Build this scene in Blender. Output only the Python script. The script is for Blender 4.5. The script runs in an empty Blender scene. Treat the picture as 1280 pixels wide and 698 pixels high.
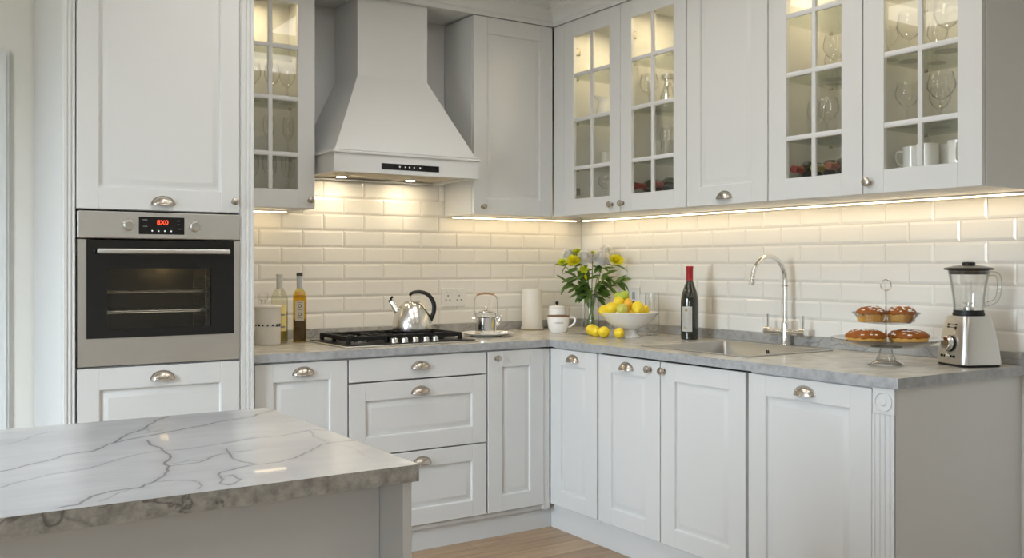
import bpy, bmesh, math, random
from mathutils import Vector, Matrix
PI = math.pi
random.seed(7)
S = bpy.context.scene
C = S.collection

# ------------------------------------------------------------------ camera
cd = bpy.data.cameras.new('camera'); cam = bpy.data.objects.new('camera', cd); C.objects.link(cam)
cam.location = (0, 0, 1.2666)
cam.rotation_euler = (PI/2, 0, math.radians(56.7631 - 90))
cd.sensor_width = 36; cd.lens = 36*1192.78/1280; cd.shift_y = -17.8/1280
cd.clip_start = 0.05
S.camera = cam
S.cycles.transparent_max_bounces = 32
# ------------------------------------------------------------------ colour management, world
S.view_settings.view_transform = 'Standard'; S.view_settings.look = 'None'
S.view_settings.exposure = 0.0; S.view_settings.gamma = 1.0
S.view_settings.use_curve_mapping = False
SKY = 33.5
W = bpy.data.worlds.new('sky'); S.world = W; W.use_nodes = True
nt = W.node_tree; bg = nt.nodes['Background']
tc = nt.nodes.new('ShaderNodeTexCoord'); sx = nt.nodes.new('ShaderNodeSeparateXYZ'); rp = nt.nodes.new('ShaderNodeValToRGB')
nt.links.new(tc.outputs['Generated'], sx.inputs[0]); nt.links.new(sx.outputs['Z'], rp.inputs[0])
rp.color_ramp.elements[0].position = 0.0; rp.color_ramp.elements[0].color = (.20, .21, .20, 1)
rp.color_ramp.elements[1].position = 0.08; rp.color_ramp.elements[1].color = (.74, .87, 1.0, 1)
nt.links.new(rp.outputs[0], bg.inputs[0]); bg.inputs[1].default_value = SKY
def portal(name, loc, rot, sx_, sy_):
    l = bpy.data.lights.new(name, 'AREA'); l.shape = 'RECTANGLE'; l.size = sx_; l.size_y = sy_
    l.cycles.is_portal = True
    o = bpy.data.objects.new(name, l); o.location = loc; o.rotation_euler = rot; C.objects.link(o)
XL, YF = -2.1, -2.4            # inner faces of the left and front walls
XR, YB, ZC = 3.39, 4.43, 2.64  # right wall, back wall, ceiling
WIN1 = (1.50, 2.65, 0.40, 2.35)
WIN_FILL = (-1.45, -1.05, 0.90, 2.10)   # unseen opening added for fill light, left wall: y0 y1 z0 z1
portal('window_light', (XL-.05, (WIN1[0]+WIN1[1])/2, (WIN1[2]+WIN1[3])/2), (0, -PI/2, 0), WIN1[3]-WIN1[2], WIN1[1]-WIN1[0])
portal('window_light', (XL-.05, (WIN_FILL[0]+WIN_FILL[1])/2, (WIN_FILL[2]+WIN_FILL[3])/2), (0, -PI/2, 0), WIN_FILL[3]-WIN_FILL[2], WIN_FILL[1]-WIN_FILL[0])  # portal for the added fill opening
LED, SPOT, PUCK, FILL_PANEL = 12.8, 175.0, 270.0, 4.75

# ------------------------------------------------------------------ materials
def lin(c):
    return tuple((x/12.92 if x <= .04045 else ((x+.055)/1.055)**2.4) for x in c)
def mat(name, col, rough=.5, metal=0, spec=.5, bump=0, bscale=60, var=0, vscale=8, coat=0, aniso=0, trans=0, ior=1.5):
    m = bpy.data.materials.new(name); m.use_nodes = True; n = m.node_tree.nodes; L = m.node_tree.links
    b = n['Principled BSDF']
    b.inputs['Base Color'].default_value = (*col, 1); b.inputs['Roughness'].default_value = rough
    b.inputs['Metallic'].default_value = metal; b.inputs['Specular IOR Level'].default_value = spec
    b.inputs['Coat Weight'].default_value = coat; b.inputs['Coat Roughness'].default_value = .05
    b.inputs['Transmission Weight'].default_value = trans; b.inputs['IOR'].default_value = ior
    t = n.new('ShaderNodeTexCoord')
    nz = n.new('ShaderNodeTexNoise'); nz.inputs['Scale'].default_value = vscale; nz.inputs['Detail'].default_value = 4
    L.new(t.outputs['Object'], nz.inputs['Vector'])
    mx = n.new('ShaderNodeMixRGB'); mx.inputs[1].default_value = (*[c*(1-var) for c in col], 1); mx.inputs[2].default_value = (*[min(1, c*(1+var)) for c in col], 1)
    L.new(nz.outputs['Fac'], mx.inputs[0]); L.new(mx.outputs[0], b.inputs['Base Color'])
    if bump:
        nb = n.new('ShaderNodeTexNoise'); nb.inputs['Scale'].default_value = bscale; nb.inputs['Detail'].default_value = 3
        L.new(t.outputs['Object'], nb.inputs['Vector'])
        bp = n.new('ShaderNodeBump'); bp.inputs['Strength'].default_value = bump; bp.inputs['Distance'].default_value = .002
        L.new(nb.outputs['Fac'], bp.inputs['Height']); L.new(bp.outputs[0], b.inputs['Normal'])
    return m
def emat(name, col, s):
    m = bpy.data.materials.new(name); m.use_nodes = True; n = m.node_tree.nodes
    b = n['Principled BSDF']; b.inputs['Base Color'].default_value = (*col, 1)
    b.inputs['Emission Color'].default_value = (*col, 1); b.inputs['Emission Strength'].default_value = s
    return m
def glass(name, tint=(.97, .98, .97), edge=(.55, .58, .56), gloss=1.0, e0=.6):
    m = bpy.data.materials.new(name); m.use_nodes = True; n = m.node_tree.nodes; L = m.node_tree.links
    n.remove(n['Principled BSDF']); out = n['Material Output']
    tr = n.new('ShaderNodeBsdfTransparent'); gl = n.new('ShaderNodeBsdfGlossy'); gl.inputs['Roughness'].default_value = .02
    lw = n.new('ShaderNodeLayerWeight'); lw.inputs['Blend'].default_value = .5
    cr = n.new('ShaderNodeValToRGB'); cr.color_ramp.elements[0].color = (*tint, 1); cr.color_ramp.elements[1].color = (*edge, 1)
    cr.color_ramp.elements[0].position = e0; cr.color_ramp.elements[1].position = 1.0
    L.new(lw.outputs['Facing'], cr.inputs[0]); L.new(cr.outputs[0], tr.inputs['Color'])
    pw = n.new('ShaderNodeMath'); pw.operation = 'POWER'; pw.inputs[1].default_value = 5; L.new(lw.outputs['Facing'], pw.inputs[0])
    ml = n.new('ShaderNodeMath'); ml.operation = 'MULTIPLY_ADD'; ml.inputs[1].default_value = .94; ml.inputs[2].default_value = .035; L.new(pw.outputs[0], ml.inputs[0])
    mu = n.new('ShaderNodeMath'); mu.operation = 'MULTIPLY'; mu.inputs[1].default_value = gloss; mu.use_clamp = True
    L.new(ml.outputs[0], mu.inputs[0])
    mx = n.new('ShaderNodeMixShader'); L.new(mu.outputs[0], mx.inputs[0]); L.new(tr.outputs[0], mx.inputs[1]); L.new(gl.outputs[0], mx.inputs[2])
    L.new(mx.outputs[0], out.inputs[0])
    return m
def veined(name, base, dark, vein, vs=1.0, rough=.2, veins=True, mott=6, coat=0, stretch=(.55, 1.5, 1)):
    m = bpy.data.materials.new(name); m.use_nodes = True; n = m.node_tree.nodes; L = m.node_tree.links
    b = n['Principled BSDF']; b.inputs['Roughness'].default_value = rough; b.inputs['Coat Weight'].default_value = coat
    t = n.new('ShaderNodeTexCoord')
    a = n.new('ShaderNodeTexNoise'); a.inputs['Scale'].default_value = mott; a.inputs['Detail'].default_value = 10; a.inputs['Roughness'].default_value = .65
    mp0 = n.new('ShaderNodeMapping'); mp0.inputs['Scale'].default_value = (stretch[0], stretch[1], 1)
    L.new(t.outputs['Object'], mp0.inputs['Vector']); L.new(mp0.outputs[0], a.inputs['Vector'])
    cr = n.new('ShaderNodeValToRGB'); cr.color_ramp.elements[0].position = .35; cr.color_ramp.elements[1].position = .62
    cr.color_ramp.elements[0].color = (*dark, 1); cr.color_ramp.elements[1].color = (*base, 1)
    L.new(a.outputs['Fac'], cr.inputs[0]); last = cr.outputs[0]
    if veins:
        for k, (sc, w, st, off) in enumerate([(1.15*vs, .010, 1.0, (0.3, 1.2, 0)), (2.3*vs, .012, .75, (4.1, 2.2, 0)), (.8*vs, .008, .9, (7.7, .4, 0))]):
            mp = n.new('ShaderNodeMapping'); mp.inputs['Location'].default_value = off; mp.inputs['Scale'].default_value = stretch
            mp.inputs['Rotation'].default_value = (0, 0, -.25 + .25*k)
            L.new(t.outputs['Object'], mp.inputs['Vector'])
            nz = n.new('ShaderNodeTexNoise'); nz.inputs['Scale'].default_value = sc; nz.inputs['Detail'].default_value = 6; nz.inputs['Roughness'].default_value = .50; nz.inputs['Distortion'].default_value = .5
            L.new(mp.outputs[0], nz.inputs['Vector'])
            s1 = n.new('ShaderNodeMath'); s1.operation = 'SUBTRACT'; s1.inputs[1].default_value = .5; L.new(nz.outputs['Fac'], s1.inputs[0])
            s2 = n.new('ShaderNodeMath'); s2.operation = 'ABSOLUTE'; L.new(s1.outputs[0], s2.inputs[0])
            mr = n.new('ShaderNodeMapRange'); mr.inputs['From Min'].default_value = 0; mr.inputs['From Max'].default_value = w
            mr.inputs['To Min'].default_value = st; mr.inputs['To Max'].default_value = 0; L.new(s2.outputs[0], mr.inputs['Value'])
            # veins come and go
            gz = n.new('ShaderNodeTexNoise'); gz.inputs['Scale'].default_value = 2.6; L.new(mp.outputs[0], gz.inputs['Vector'])
            gm = n.new('ShaderNodeMapRange'); gm.inputs['From Min'].default_value = .40; gm.inputs['From Max'].default_value = .58; L.new(gz.outputs['Fac'], gm.inputs['Value'])
            mm = n.new('ShaderNodeMath'); mm.operation = 'MULTIPLY'; L.new(mr.outputs[0], mm.inputs[0]); L.new(gm.outputs[0], mm.inputs[1])
            mx = n.new('ShaderNodeMixRGB'); mx.inputs[2].default_value = (*vein, 1); L.new(mm.outputs[0], mx.inputs[0]); L.new(last, mx.inputs[1]); last = mx.outputs[0]
    L.new(last, b.inputs['Base Color'])
    return m
def wood_floor(name):
    m = bpy.data.materials.new(name); m.use_nodes = True; n = m.node_tree.nodes; L = m.node_tree.links
    b = n['Principled BSDF']; b.inputs['Roughness'].default_value = .38
    t = n.new('ShaderNodeTexCoord')
    br = n.new('ShaderNodeTexBrick'); br.inputs['Scale'].default_value = 1; br.inputs['Brick Width'].default_value = 1.1; br.inputs['Row Height'].default_value = .135
    br.inputs['Mortar Size'].default_value = .0012; br.offset = .37
    br.inputs['Color1'].default_value = (.36, .245, .15, 1); br.inputs['Color2'].default_value = (.47, .34, .215, 1); br.inputs['Mortar'].default_value = (.16, .11, .07, 1)
    L.new(t.outputs['Object'], br.inputs['Vector'])
    mp = n.new('ShaderNodeMapping'); mp.inputs['Scale'].default_value = (1.6, 26, 1); L.new(t.outputs['Object'], mp.inputs['Vector'])
    nz = n.new('ShaderNodeTexNoise'); nz.inputs['Scale'].default_value = 1.5; nz.inputs['Detail'].default_value = 6; nz.inputs['Distortion'].default_value = .6; L.new(mp.outputs[0], nz.inputs['Vector'])
    cr = n.new('ShaderNodeValToRGB'); cr.color_ramp.elements[0].color = (.72, .68, .64, 1); cr.color_ramp.elements[1].color = (1.1, 1.08, 1.05, 1)
    cr.color_ramp.elements[0].position = .3; cr.color_ramp.elements[1].position = .7
    L.new(nz.outputs['Fac'], cr.inputs[0])
    mx = n.new('ShaderNodeMixRGB'); mx.blend_type = 'MULTIPLY'; mx.inputs[0].default_value = 1; L.new(br.outputs['Color'], mx.inputs[1]); L.new(cr.outputs[0], mx.inputs[2])
    L.new(mx.outputs[0], b.inputs['Base Color'])
    return m
def brushed(name, col, rough=.32, axis='x', k=260):
    m = bpy.data.materials.new(name); m.use_nodes = True; n = m.node_tree.nodes; L = m.node_tree.links
    b = n['Principled BSDF']; b.inputs['Metallic'].default_value = 1; b.inputs['Base Color'].default_value = (*col, 1)
    t = n.new('ShaderNodeTexCoord'); mp = n.new('ShaderNodeMapping'); mp.inputs['Scale'].default_value = {'x': (2, k, k), 'z': (k, k, 2)}[axis]
    L.new(t.outputs['Object'], mp.inputs['Vector'])
    nz = n.new('ShaderNodeTexNoise'); nz.inputs['Scale'].default_value = 2; L.new(mp.outputs[0], nz.inputs['Vector'])
    mr = n.new('ShaderNodeMapRange'); mr.inputs['To Min'].default_value = rough-.06; mr.inputs['To Max'].default_value = rough+.08
    L.new(nz.outputs['Fac'], mr.inputs['Value']); L.new(mr.outputs[0], b.inputs['Roughness'])
    return m

paint = mat('cabinet_paint', (.665, .67, .66), .42, bump=.05, bscale=300, var=.01)
wallp = mat('wall_paint', (.76, .74, .68), .8, bump=.08, bscale=200, var=.01)
casingp = mat('door_casing_paint', (.74, .75, .74), .45, var=.01)
ceilp = mat('ceiling_paint', (.78, .77, .75), .85, var=.01)
tile_m = mat('glazed_tile', (.86, .84, .79), .13, spec=.5, var=.02, vscale=2.5, bump=.06, bscale=9)
grout = mat('grout', (.72, .68, .60), .8, var=.03, vscale=40)
stone = veined('warm_lit_worktop_stone', (.60, .56, .485), (.42, .40, .35), (.2, .2, .2), rough=.27, coat=.1, mott=14, vs=3, stretch=(1, 1, 1), veins=False)  # warm glow of the light strips tinted into the top's stone colour
stone_b = veined('grey_upstand_stone', (.43, .425, .41), (.30, .30, .295), (.16, .16, .165), rough=.38, mott=12, vs=3, stretch=(1, 1, 1.4), veins=True)
stone_e = veined('cool_lit_worktop_edge', (.43, .44, .45), (.29, .30, .31), (.16, .16, .165), rough=.4, mott=28, vs=3, stretch=(1, 1, 1), veins=False)  # same stone, with cool window light put into the edge tint
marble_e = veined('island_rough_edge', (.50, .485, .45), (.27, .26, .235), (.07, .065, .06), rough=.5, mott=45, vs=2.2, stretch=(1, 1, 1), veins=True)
marble = veined('island_marble', (.54, .54, .55), (.43, .435, .45), (.07, .07, .09), rough=.25, mott=3, vs=1.15, coat=.2, veins=False)
mn_ = marble.node_tree.nodes; ml_ = marble.node_tree.links; mb_ = mn_['Principled BSDF']; ma_ = mn_.new('ShaderNodeAttribute'); ma_.attribute_name = 'vein'
mm_ = mn_.new('ShaderNodeMixRGB'); mm_.inputs[2].default_value = (.07, .07, .09, 1); ml_.new(ma_.outputs['Fac'], mm_.inputs[0]); ml_.new(mb_.inputs['Base Color'].links[0].from_socket, mm_.inputs[1]); ml_.new(mm_.outputs[0], mb_.inputs['Base Color'])
floor_m = wood_floor('oak_planks')
nickel = mat('brushed_nickel', (.52, .475, .42), .26, 1, var=.02)
chrome = mat('chrome', (.82, .81, .79), .11, 1)
polished = mat('polished_steel', (.74, .73, .70), .22, 1, var=.02)
steel = brushed('brushed_steel', (.64, .635, .61), .42, 'x')
steel_v = brushed('brushed_steel_upright', (.66, .65, .63), .30, 'z')
sink_m = brushed('sink_steel', (.44, .44, .43), .34, 'x')
blackg = mat('black_glass', (.008, .008, .008), .06, spec=.5)
blackp = mat('black_plastic', (.012, .012, .012), .42, spec=.3)
iron = mat('cast_iron', (.008, .008, .008), .55, spec=.3, bump=.2, bscale=400)
enamel = mat('oven_enamel', (.30, .285, .25), .35, var=.1)
pane_g = glass('pane_glass', (.97, .975, .965), (.8, .82, .8))
shelf_g = glass('shelf_glass', (.97, .975, .965), (.62, .68, .63), 1.0)
ware_g = glass('glassware', (.985, .985, .98), (.46, .46, .43), 3.0, .5)
jar_g = glass('jug_glass', (.985, .988, .985), (.34, .36, .35), 2.4, .5)
ovenw_g = glass('oven_window_glass', (.80, .79, .76), (.4, .4, .4), 1.0)
white_c = mat('white_ceramic', (.90, .89, .87), .16, coat=.3)
cream_c = mat('cream_ceramic', (.74, .71, .64), .3)
greige = mat('greige_ceramic', (.62, .585, .53), .45, bump=.05)
plastic_w = mat('white_plastic', (.78, .77, .74), .3)
led_m = emat('warm_strip', (1, .78, .47), LED)
spot_m = emat('warm_spot', (1, .84, .58), SPOT)
puck_m = emat('warm_puck', (1, .80, .48), PUCK)
dark_hole = mat('dark_hole', (.02, .018, .015), .6)

# ------------------------------------------------------------------ mesh helpers
def nb(): return bmesh.new()
def box(bm, x0, x1, y0, y1, z0, z1, c=0):
    """axis aligned box, optional chamfer"""
    if x0 > x1: x0, x1 = x1, x0
    if y0 > y1: y0, y1 = y1, y0
    if z0 > z1: z0, z1 = z1, z0
    r = bmesh.ops.create_cube(bm, size=1)
    for v in r['verts']:
        v.co = Vector(((x0+x1)/2 + v.co.x*(x1-x0), (y0+y1)/2 + v.co.y*(y1-y0), (z0+z1)/2 + v.co.z*(z1-z0)))
    if c:
        c = min(c, .45*min(x1-x0, y1-y0, z1-z0))
        es = list({e for v in r['verts'] for e in v.link_edges})
        bmesh.ops.bevel(bm, geom=es, offset=c, segments=2 if c > .003 else 1, affect='EDGES', profile=.5)
def quadloft(bm, rings, cap0=False, cap1=False, closed=True):
    vr = [[bm.verts.new(p) for p in r] for r in rings]
    n = len(vr[0])
    for a, b in zip(vr, vr[1:]):
        for i in range(n if closed else n-1):
            j = (i+1) % n
            try: bm.faces.new((a[i], a[j], b[j], b[i]))
            except ValueError: pass
    if cap0: bm.faces.new(list(reversed(vr[0])))
    if cap1: bm.faces.new(vr[-1])
    return vr
def lathe(bm, prof, seg=32, c=(0, 0, 0), mtx=None, cap0=True, cap1=True):
    """prof = (radius, height) pairs, revolved about z"""
    rings = []
    for r, z in prof:
        ring = []
        for i in range(seg):
            a = 2*PI*i/seg; p = Vector((max(r, 1e-5)*math.cos(a), max(r, 1e-5)*math.sin(a), z))
            if mtx: p = mtx @ p
            ring.append(p + Vector(c))
        rings.append(ring)
    quadloft(bm, rings, cap0, cap1)
def tube(bm, pts, rad, seg=10, caps=True):
    pts = [Vector(p) for p in pts]; n = len(pts)
    rs = rad if isinstance(rad, (list, tuple)) else [rad]*n
    t0 = (pts[1]-pts[0]).normalized(); up = Vector((0, 0, 1)) if abs(t0.z) < .9 else Vector((1, 0, 0))
    nrm = t0.cross(up).normalized(); rings = []
    for i in range(n):
        t = (pts[min(i+1, n-1)] - pts[max(i-1, 0)]).normalized()
        nrm = (nrm - t*nrm.dot(t)).normalized(); bi = t.cross(nrm)
        rings.append([pts[i] + (nrm*math.cos(2*PI*k/seg) + bi*math.sin(2*PI*k/seg))*rs[i] for k in range(seg)])
    quadloft(bm, rings, caps, caps)
def arc(c, r, a0, a1, n, ux, uy):
    ux, uy, c = Vector(ux), Vector(uy), Vector(c)
    return [c + ux*r*math.cos(a0+(a1-a0)*i/n) + uy*r*math.sin(a0+(a1-a0)*i/n) for i in range(n+1)]
def smooth_path(pts, n=6):
    P = [Vector(p) for p in pts]; out = []
    for i in range(len(P)-1):
        p0, p1, p2, p3 = P[max(i-1, 0)], P[i], P[i+1], P[min(i+2, len(P)-1)]
        for k in range(n):
            t = k/n
            out.append(.5*((2*p1)+(-p0+p2)*t+(2*p0-5*p1+4*p2-p3)*t*t+(-p0+3*p1-3*p2+p3)*t**3))
    out.append(P[-1]); return out
def cells(bm, xs, ys, skip, z0, z1, plane='xy'):
    """slab of grid cells with some left out, one clean solid"""
    def P(a, b, h): return (a, b, h) if plane == 'xy' else (a, h, b)
    nx, ny = len(xs)-1, len(ys)-1
    on = lambda i, j: 0 <= i < nx and 0 <= j < ny and (i, j) not in skip
    vt = {}
    def V(i, j, h):
        k = (i, j, h)
        if k not in vt: vt[k] = bm.verts.new(P(xs[i], ys[j], h))
        return vt[k]
    for i in range(nx):
        for j in range(ny):
            if not on(i, j): continue
            bm.faces.new((V(i, j, z1), V(i+1, j, z1), V(i+1, j+1, z1), V(i, j+1, z1)))
            bm.faces.new((V(i, j, z0), V(i, j+1, z0), V(i+1, j+1, z0), V(i+1, j, z0)))
            for (di, dj, a, b) in ((-1, 0, (i, j), (i, j+1)), (1, 0, (i+1, j+1), (i+1, j)), (0, -1, (i+1, j), (i, j)), (0, 1, (i, j+1), (i+1, j+1))):
                if not on(i+di, j+dj):
                    bm.faces.new((V(*a, z0), V(*b, z0), V(*b, z1), V(*a, z1)))
def mk(name, bm, m, parent=None, smooth=35, label=None, loc=None, rot=None):
    bmesh.ops.recalc_face_normals(bm, faces=bm.faces)
    if smooth:
        for f in bm.faces: f.smooth = True
        for e in bm.edges:
            if len(e.link_faces) == 2 and e.calc_face_angle(0) > math.radians(smooth): e.smooth = False
    me = bpy.data.meshes.new(name); bm.to_mesh(me); bm.free()
    for q in (m if isinstance(m, (list, tuple)) else [m]): me.materials.append(q)
    o = bpy.data.objects.new(name, me); C.objects.link(o)
    if parent: o.parent = parent
    if loc: o.location = loc
    if rot: o.rotation_euler = rot
    if label: o['label'] = label
    return o
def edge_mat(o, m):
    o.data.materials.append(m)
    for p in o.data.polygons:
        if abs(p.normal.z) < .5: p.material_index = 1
def mk_each(name, bm, m, parent=None, **k):
    """one part per loose piece"""
    left = set(bm.verts); out = []
    while left:
        st = [left.pop()]; grp = set(st)
        while st:
            v = st.pop()
            for e in v.link_edges:
                w_ = e.other_vert(v)
                if w_ not in grp: grp.add(w_); left.discard(w_); st.append(w_)
        nb_ = bmesh.new(); mp = {v: nb_.verts.new(v.co) for v in grp}
        for f in {f for v in grp for f in v.link_faces}: nb_.faces.new([mp[v] for v in f.verts])
        out.append(mk(name, nb_, m, parent, **k))
    bm.free(); return out
def thing(name, label, cat, loc=(0, 0, 0), rz=0, group=None):
    o = bpy.data.objects.new(name, None); o.empty_display_size = .05; C.objects.link(o)
    o.location = loc; o.rotation_euler = (0, 0, rz); o['label'] = label; o['category'] = cat
    if group: o['group'] = group
    return o
def tag(o, label, cat, group=None):
    o['label'] = label; o['category'] = cat
    if group: o['group'] = group
    return o
def struct(o): o['kind'] = 'structure'; return o
def dup(root, loc, label=None, rz=None, group=None):
    r = root.copy(); C.objects.link(r); r.location = loc
    if rz is not None: r.rotation_euler = (0, 0, rz)
    if label: r['label'] = label
    if group: r['group'] = group
    for ch in list(root.children):
        c = ch.copy(); C.objects.link(c); c.parent = r
        for g in list(ch.children):
            d = g.copy(); C.objects.link(d); d.parent = c
    return r
def text_part(name, s, size, m, parent, loc, rot, ext=.0003, bend=None):
    cu = bpy.data.curves.new(name, 'FONT'); cu.body = s; cu.size = size; cu.extrude = ext; cu.align_x = 'CENTER'; cu.align_y = 'CENTER'
    t = bpy.data.objects.new(name, cu); C.objects.link(t)
    me = bpy.data.meshes.new_from_object(t.evaluated_get(bpy.context.evaluated_depsgraph_get()))
    bpy.data.objects.remove(t)
    if bend:
        for v in me.vertices:
            a = v.co.x/bend; rr = bend + v.co.z
            v.co = Vector((rr*math.sin(a), v.co.y, rr*math.cos(a)))
    me.materials.clear(); me.materials.append(m)
    o = bpy.data.objects.new(name, me); C.objects.link(o); o.parent = parent; o.location = loc; o.rotation_euler = rot
    return o

# ================================================================== SETTING
bm = nb(); box(bm, XL-.3, XR+.15, YF-.2, YB+.15, -.08, 0); struct(mk('floor', bm, floor_m))
bm = nb(); box(bm, XL-.3, XR+.15, YF-.2, YB+.15, ZC, ZC+.1); struct(mk('ceiling', bm, ceilp))
bm = nb(); box(bm, XR, XR+.14, YF, YB, 0, ZC); wr = struct(mk('wall_right', bm, wallp))
bm = nb(); box(bm, XL-.15, XR+.14, YB, YB+.14, 0, ZC); wb = struct(mk('wall_back', bm, wallp))
bm = nb(); cells(bm, [YF, WIN_FILL[0], WIN_FILL[1], WIN1[0], WIN1[1], YB], [0, WIN1[2], WIN_FILL[2], WIN_FILL[3], WIN1[3], ZC], {(1, 2), (3, 1), (3, 2), (3, 3)}, 0, .14, 'xy')
for v in bm.verts: v.co = Vector((XL - v.co.z, v.co.x, v.co.y))
struct(mk('wall_left', bm, wallp))
bm = nb(); box(bm, XL-.14, XR+.14, YF-.14, YF, 0, ZC); struct(mk('wall_front', bm, wallp))
# frames for the window opening and the added fill opening
def win_frame(name, a0, a1, z0, z1, n, put):
    bm = nb(); f = .06
    box(bm, a0, a1, -.03, .03, z0, z0+f, .004); box(bm, a0, a1, -.03, .03, z1-f, z1, .004)
    for k in range(n+1):
        p = a0 + f/2 + (a1-a0-f)*k/n; box(bm, p-f/2, p+f/2, -.03, .03, z0+f, z1-f, .004)
    for v in bm.verts: v.co = put(v.co)
    return struct(mk(name, bm, casingp))
win_frame('window_1', WIN1[0], WIN1[1], WIN1[2], WIN1[3], 2, lambda c: Vector((XL-.07+c.y, c.x, c.z)))
win_frame('fill_window', WIN_FILL[0], WIN_FILL[1], WIN_FILL[2], WIN_FILL[3], 1, lambda c: Vector((XL-.07+c.y, c.x, c.z)))  # unseen second window, added to brighten the island front
# bevelled metro tiles, one mesh per wall
def tiles(name, a0, a1, z0, z1, j0, put, parent):
    bm = nb(); P_, H_ = .215, .0817; g = .0012; bv = .010; th = .0080
    k0 = int(math.floor((z0-1.272)/H_))
    for k in range(k0, int(math.ceil((z1-1.272)/H_))):
        lo, hi = max(z0, 1.272+k*H_+g), min(z1, 1.272+(k+1)*H_-g)
        if hi-lo < .012: continue
        off = j0 + (P_/2 if k % 2 else 0)
        i0 = int(math.floor((a0-off)/P_)); i1 = int(math.ceil((a1-off)/P_))
        for i in range(i0, i1):
            l, r = max(a0, off+i*P_+g), min(a1, off+(i+1)*P_-g)
            if r-l < .004: continue
            b = min(bv, (r-l)*.45, (hi-lo)*.45); d = th
            rings = [[(l, 0, lo), (r, 0, lo), (r, 0, hi), (l, 0, hi)], [(l, .0055, lo), (r, .0055, lo), (r, .0055, hi), (l, .0055, hi)],
                     [(l+b, d, lo+b), (r-b, d, lo+b), (r-b, d, hi-b), (l+b, d, hi-b)]]
            quadloft(bm, [[put(Vector(p)) for p in rg] for rg in rings], False, True)
    nt_ = len(bm.faces)
    bmesh.ops.recalc_face_normals(bm, faces=bm.faces)
    # grout bed
    vs = [bm.verts.new(put(Vector(p))) for p in ((a0, .0035, z0), (a1, .0035, z0), (a1, .0035, z1), (a0, .0035, z1))]
    f = bm.faces.new(vs); f.material_index = 1
    me = bpy.data.meshes.new(name); bm.to_mesh(me); bm.free(); me.materials.append(tile_m); me.materials.append(grout)
    o = bpy.data.objects.new(name, me); C.objects.link(o); o.parent = parent; return o
tiles('tile_splashback', 1.21, 3.384, .912, 1.715, 2.007, lambda p: Vector((p.x, YB-p.y, p.z)), wb)
tiles('tile_splashback', 1.72, 4.424, .912, 1.56, 1.975, lambda p: Vector((XR-p.y, p.x, p.z)), wr)
# grey panelled wall above the tiles behind the extractor, soffit over it, filler above the tall unit
bm = nb(); box(bm, 1.632, 2.464, 4.412, 4.43, 1.716, 2.53); struct(mk('trim_1', bm, paint))
bm = nb(); box(bm, 1.21, 3.385, 4.12, 4.425, 2.531, 2.639); box(bm, 2.962, 3.385, 1.745, 4.12, 2.531, 2.639); box(bm, .52, 1.20, 3.70, 4.425, 2.531, 2.639)
struct(mk('trim_2', bm, paint))
# cornice along the wall units and round the tall unit
prof = [(.000, 2.527), (.010, 2.527), (.010, 2.548), (.016, 2.553), (.020, 2.566), (.030, 2.582), (.046, 2.594), (.058, 2.600), (.060, 2.612), (.072, 2.616), (.074, 2.639), (-.03, 2.639)]
def cornice(bm, path):
    rings = []
    for (x, y, dx, dy) in path: rings.append([Vector((x+dx*o, y+dy*o, z)) for o, z in prof])
    quadloft(bm, rings, True, True, closed=True)
bm = nb(); cornice(bm, [(1.206, 4.117, 0, -1), (2.959, 4.117, -1, -1), (2.959, 1.742, -1, -1), (3.385, 1.742, 0, -1)]); struct(mk('trim_3', bm, paint, smooth=25))
bm = nb(); cornice(bm, [(.516, 4.42, -1, 0), (.516, 3.68, -1, -1), (1.206, 3.68, 1, -1), (1.206, 4.03, 1, 0)]); struct(mk('trim_4', bm, paint, smooth=25))
# door with its casing at the far left of the back wall
d1 = bpy.data.objects.new('door_1', None); C.objects.link(d1); struct(d1)
bm = nb()
cells(bm, [-.62, -.545, .345, .42], [0, 2.068, 2.143], {(1, 0)}, YB-.020, YB-.001, 'xz')
cells(bm, [-.608, -.557, .357, .408], [0, 2.080, 2.131], {(1, 0)}, YB-.028, YB-.0202, 'xz')
mk('door_frame', bm, casingp, d1)
# profile panel helpers for doors (local: x right, y into the cabinet, z up; front face y = 0)
def rect_rings(bm, x0, x1, z0, z1, prof, fill=True):
    rings = [[(x0+i, y, z0+i), (x1-i, y, z0+i), (x1-i, y, z1-i), (x0+i, y, z1-i)] for i, y in prof]
    quadloft(bm, rings, False, fill)
def door_bm(w, h, sx=.076, sz=.074, th=.020, split=None):
    bm = nb(); c = .0014
    if sx is None: box(bm, 0, w, 0, th, 0, h, .002); return bm
    box(bm, 0, sx, 0, th, 0, h, c); box(bm, w-sx, w, 0, th, 0, h, c)
    box(bm, sx, w-sx, 0, th, 0, sz, c); box(bm, sx, w-sx, 0, th, h-sz, h, c)
    rect_rings(bm, sx, w-sx, sz, h-sz, [(-.001, .0012), (.0015, .0012), (.0025, .006), (.004, .0095), (.012, .0095), (.014, .009), (.030, .0035), (.0325, .0035)])
    return bm
bm = door_bm(.89, 2.06, .11, .16, .03)
for v in bm.verts: v.co = Vector((-.545+v.co.x, YB-.012+v.co.y*.35, .005+v.co.z))
mk('door_leaf', bm, casingp, d1)

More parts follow.
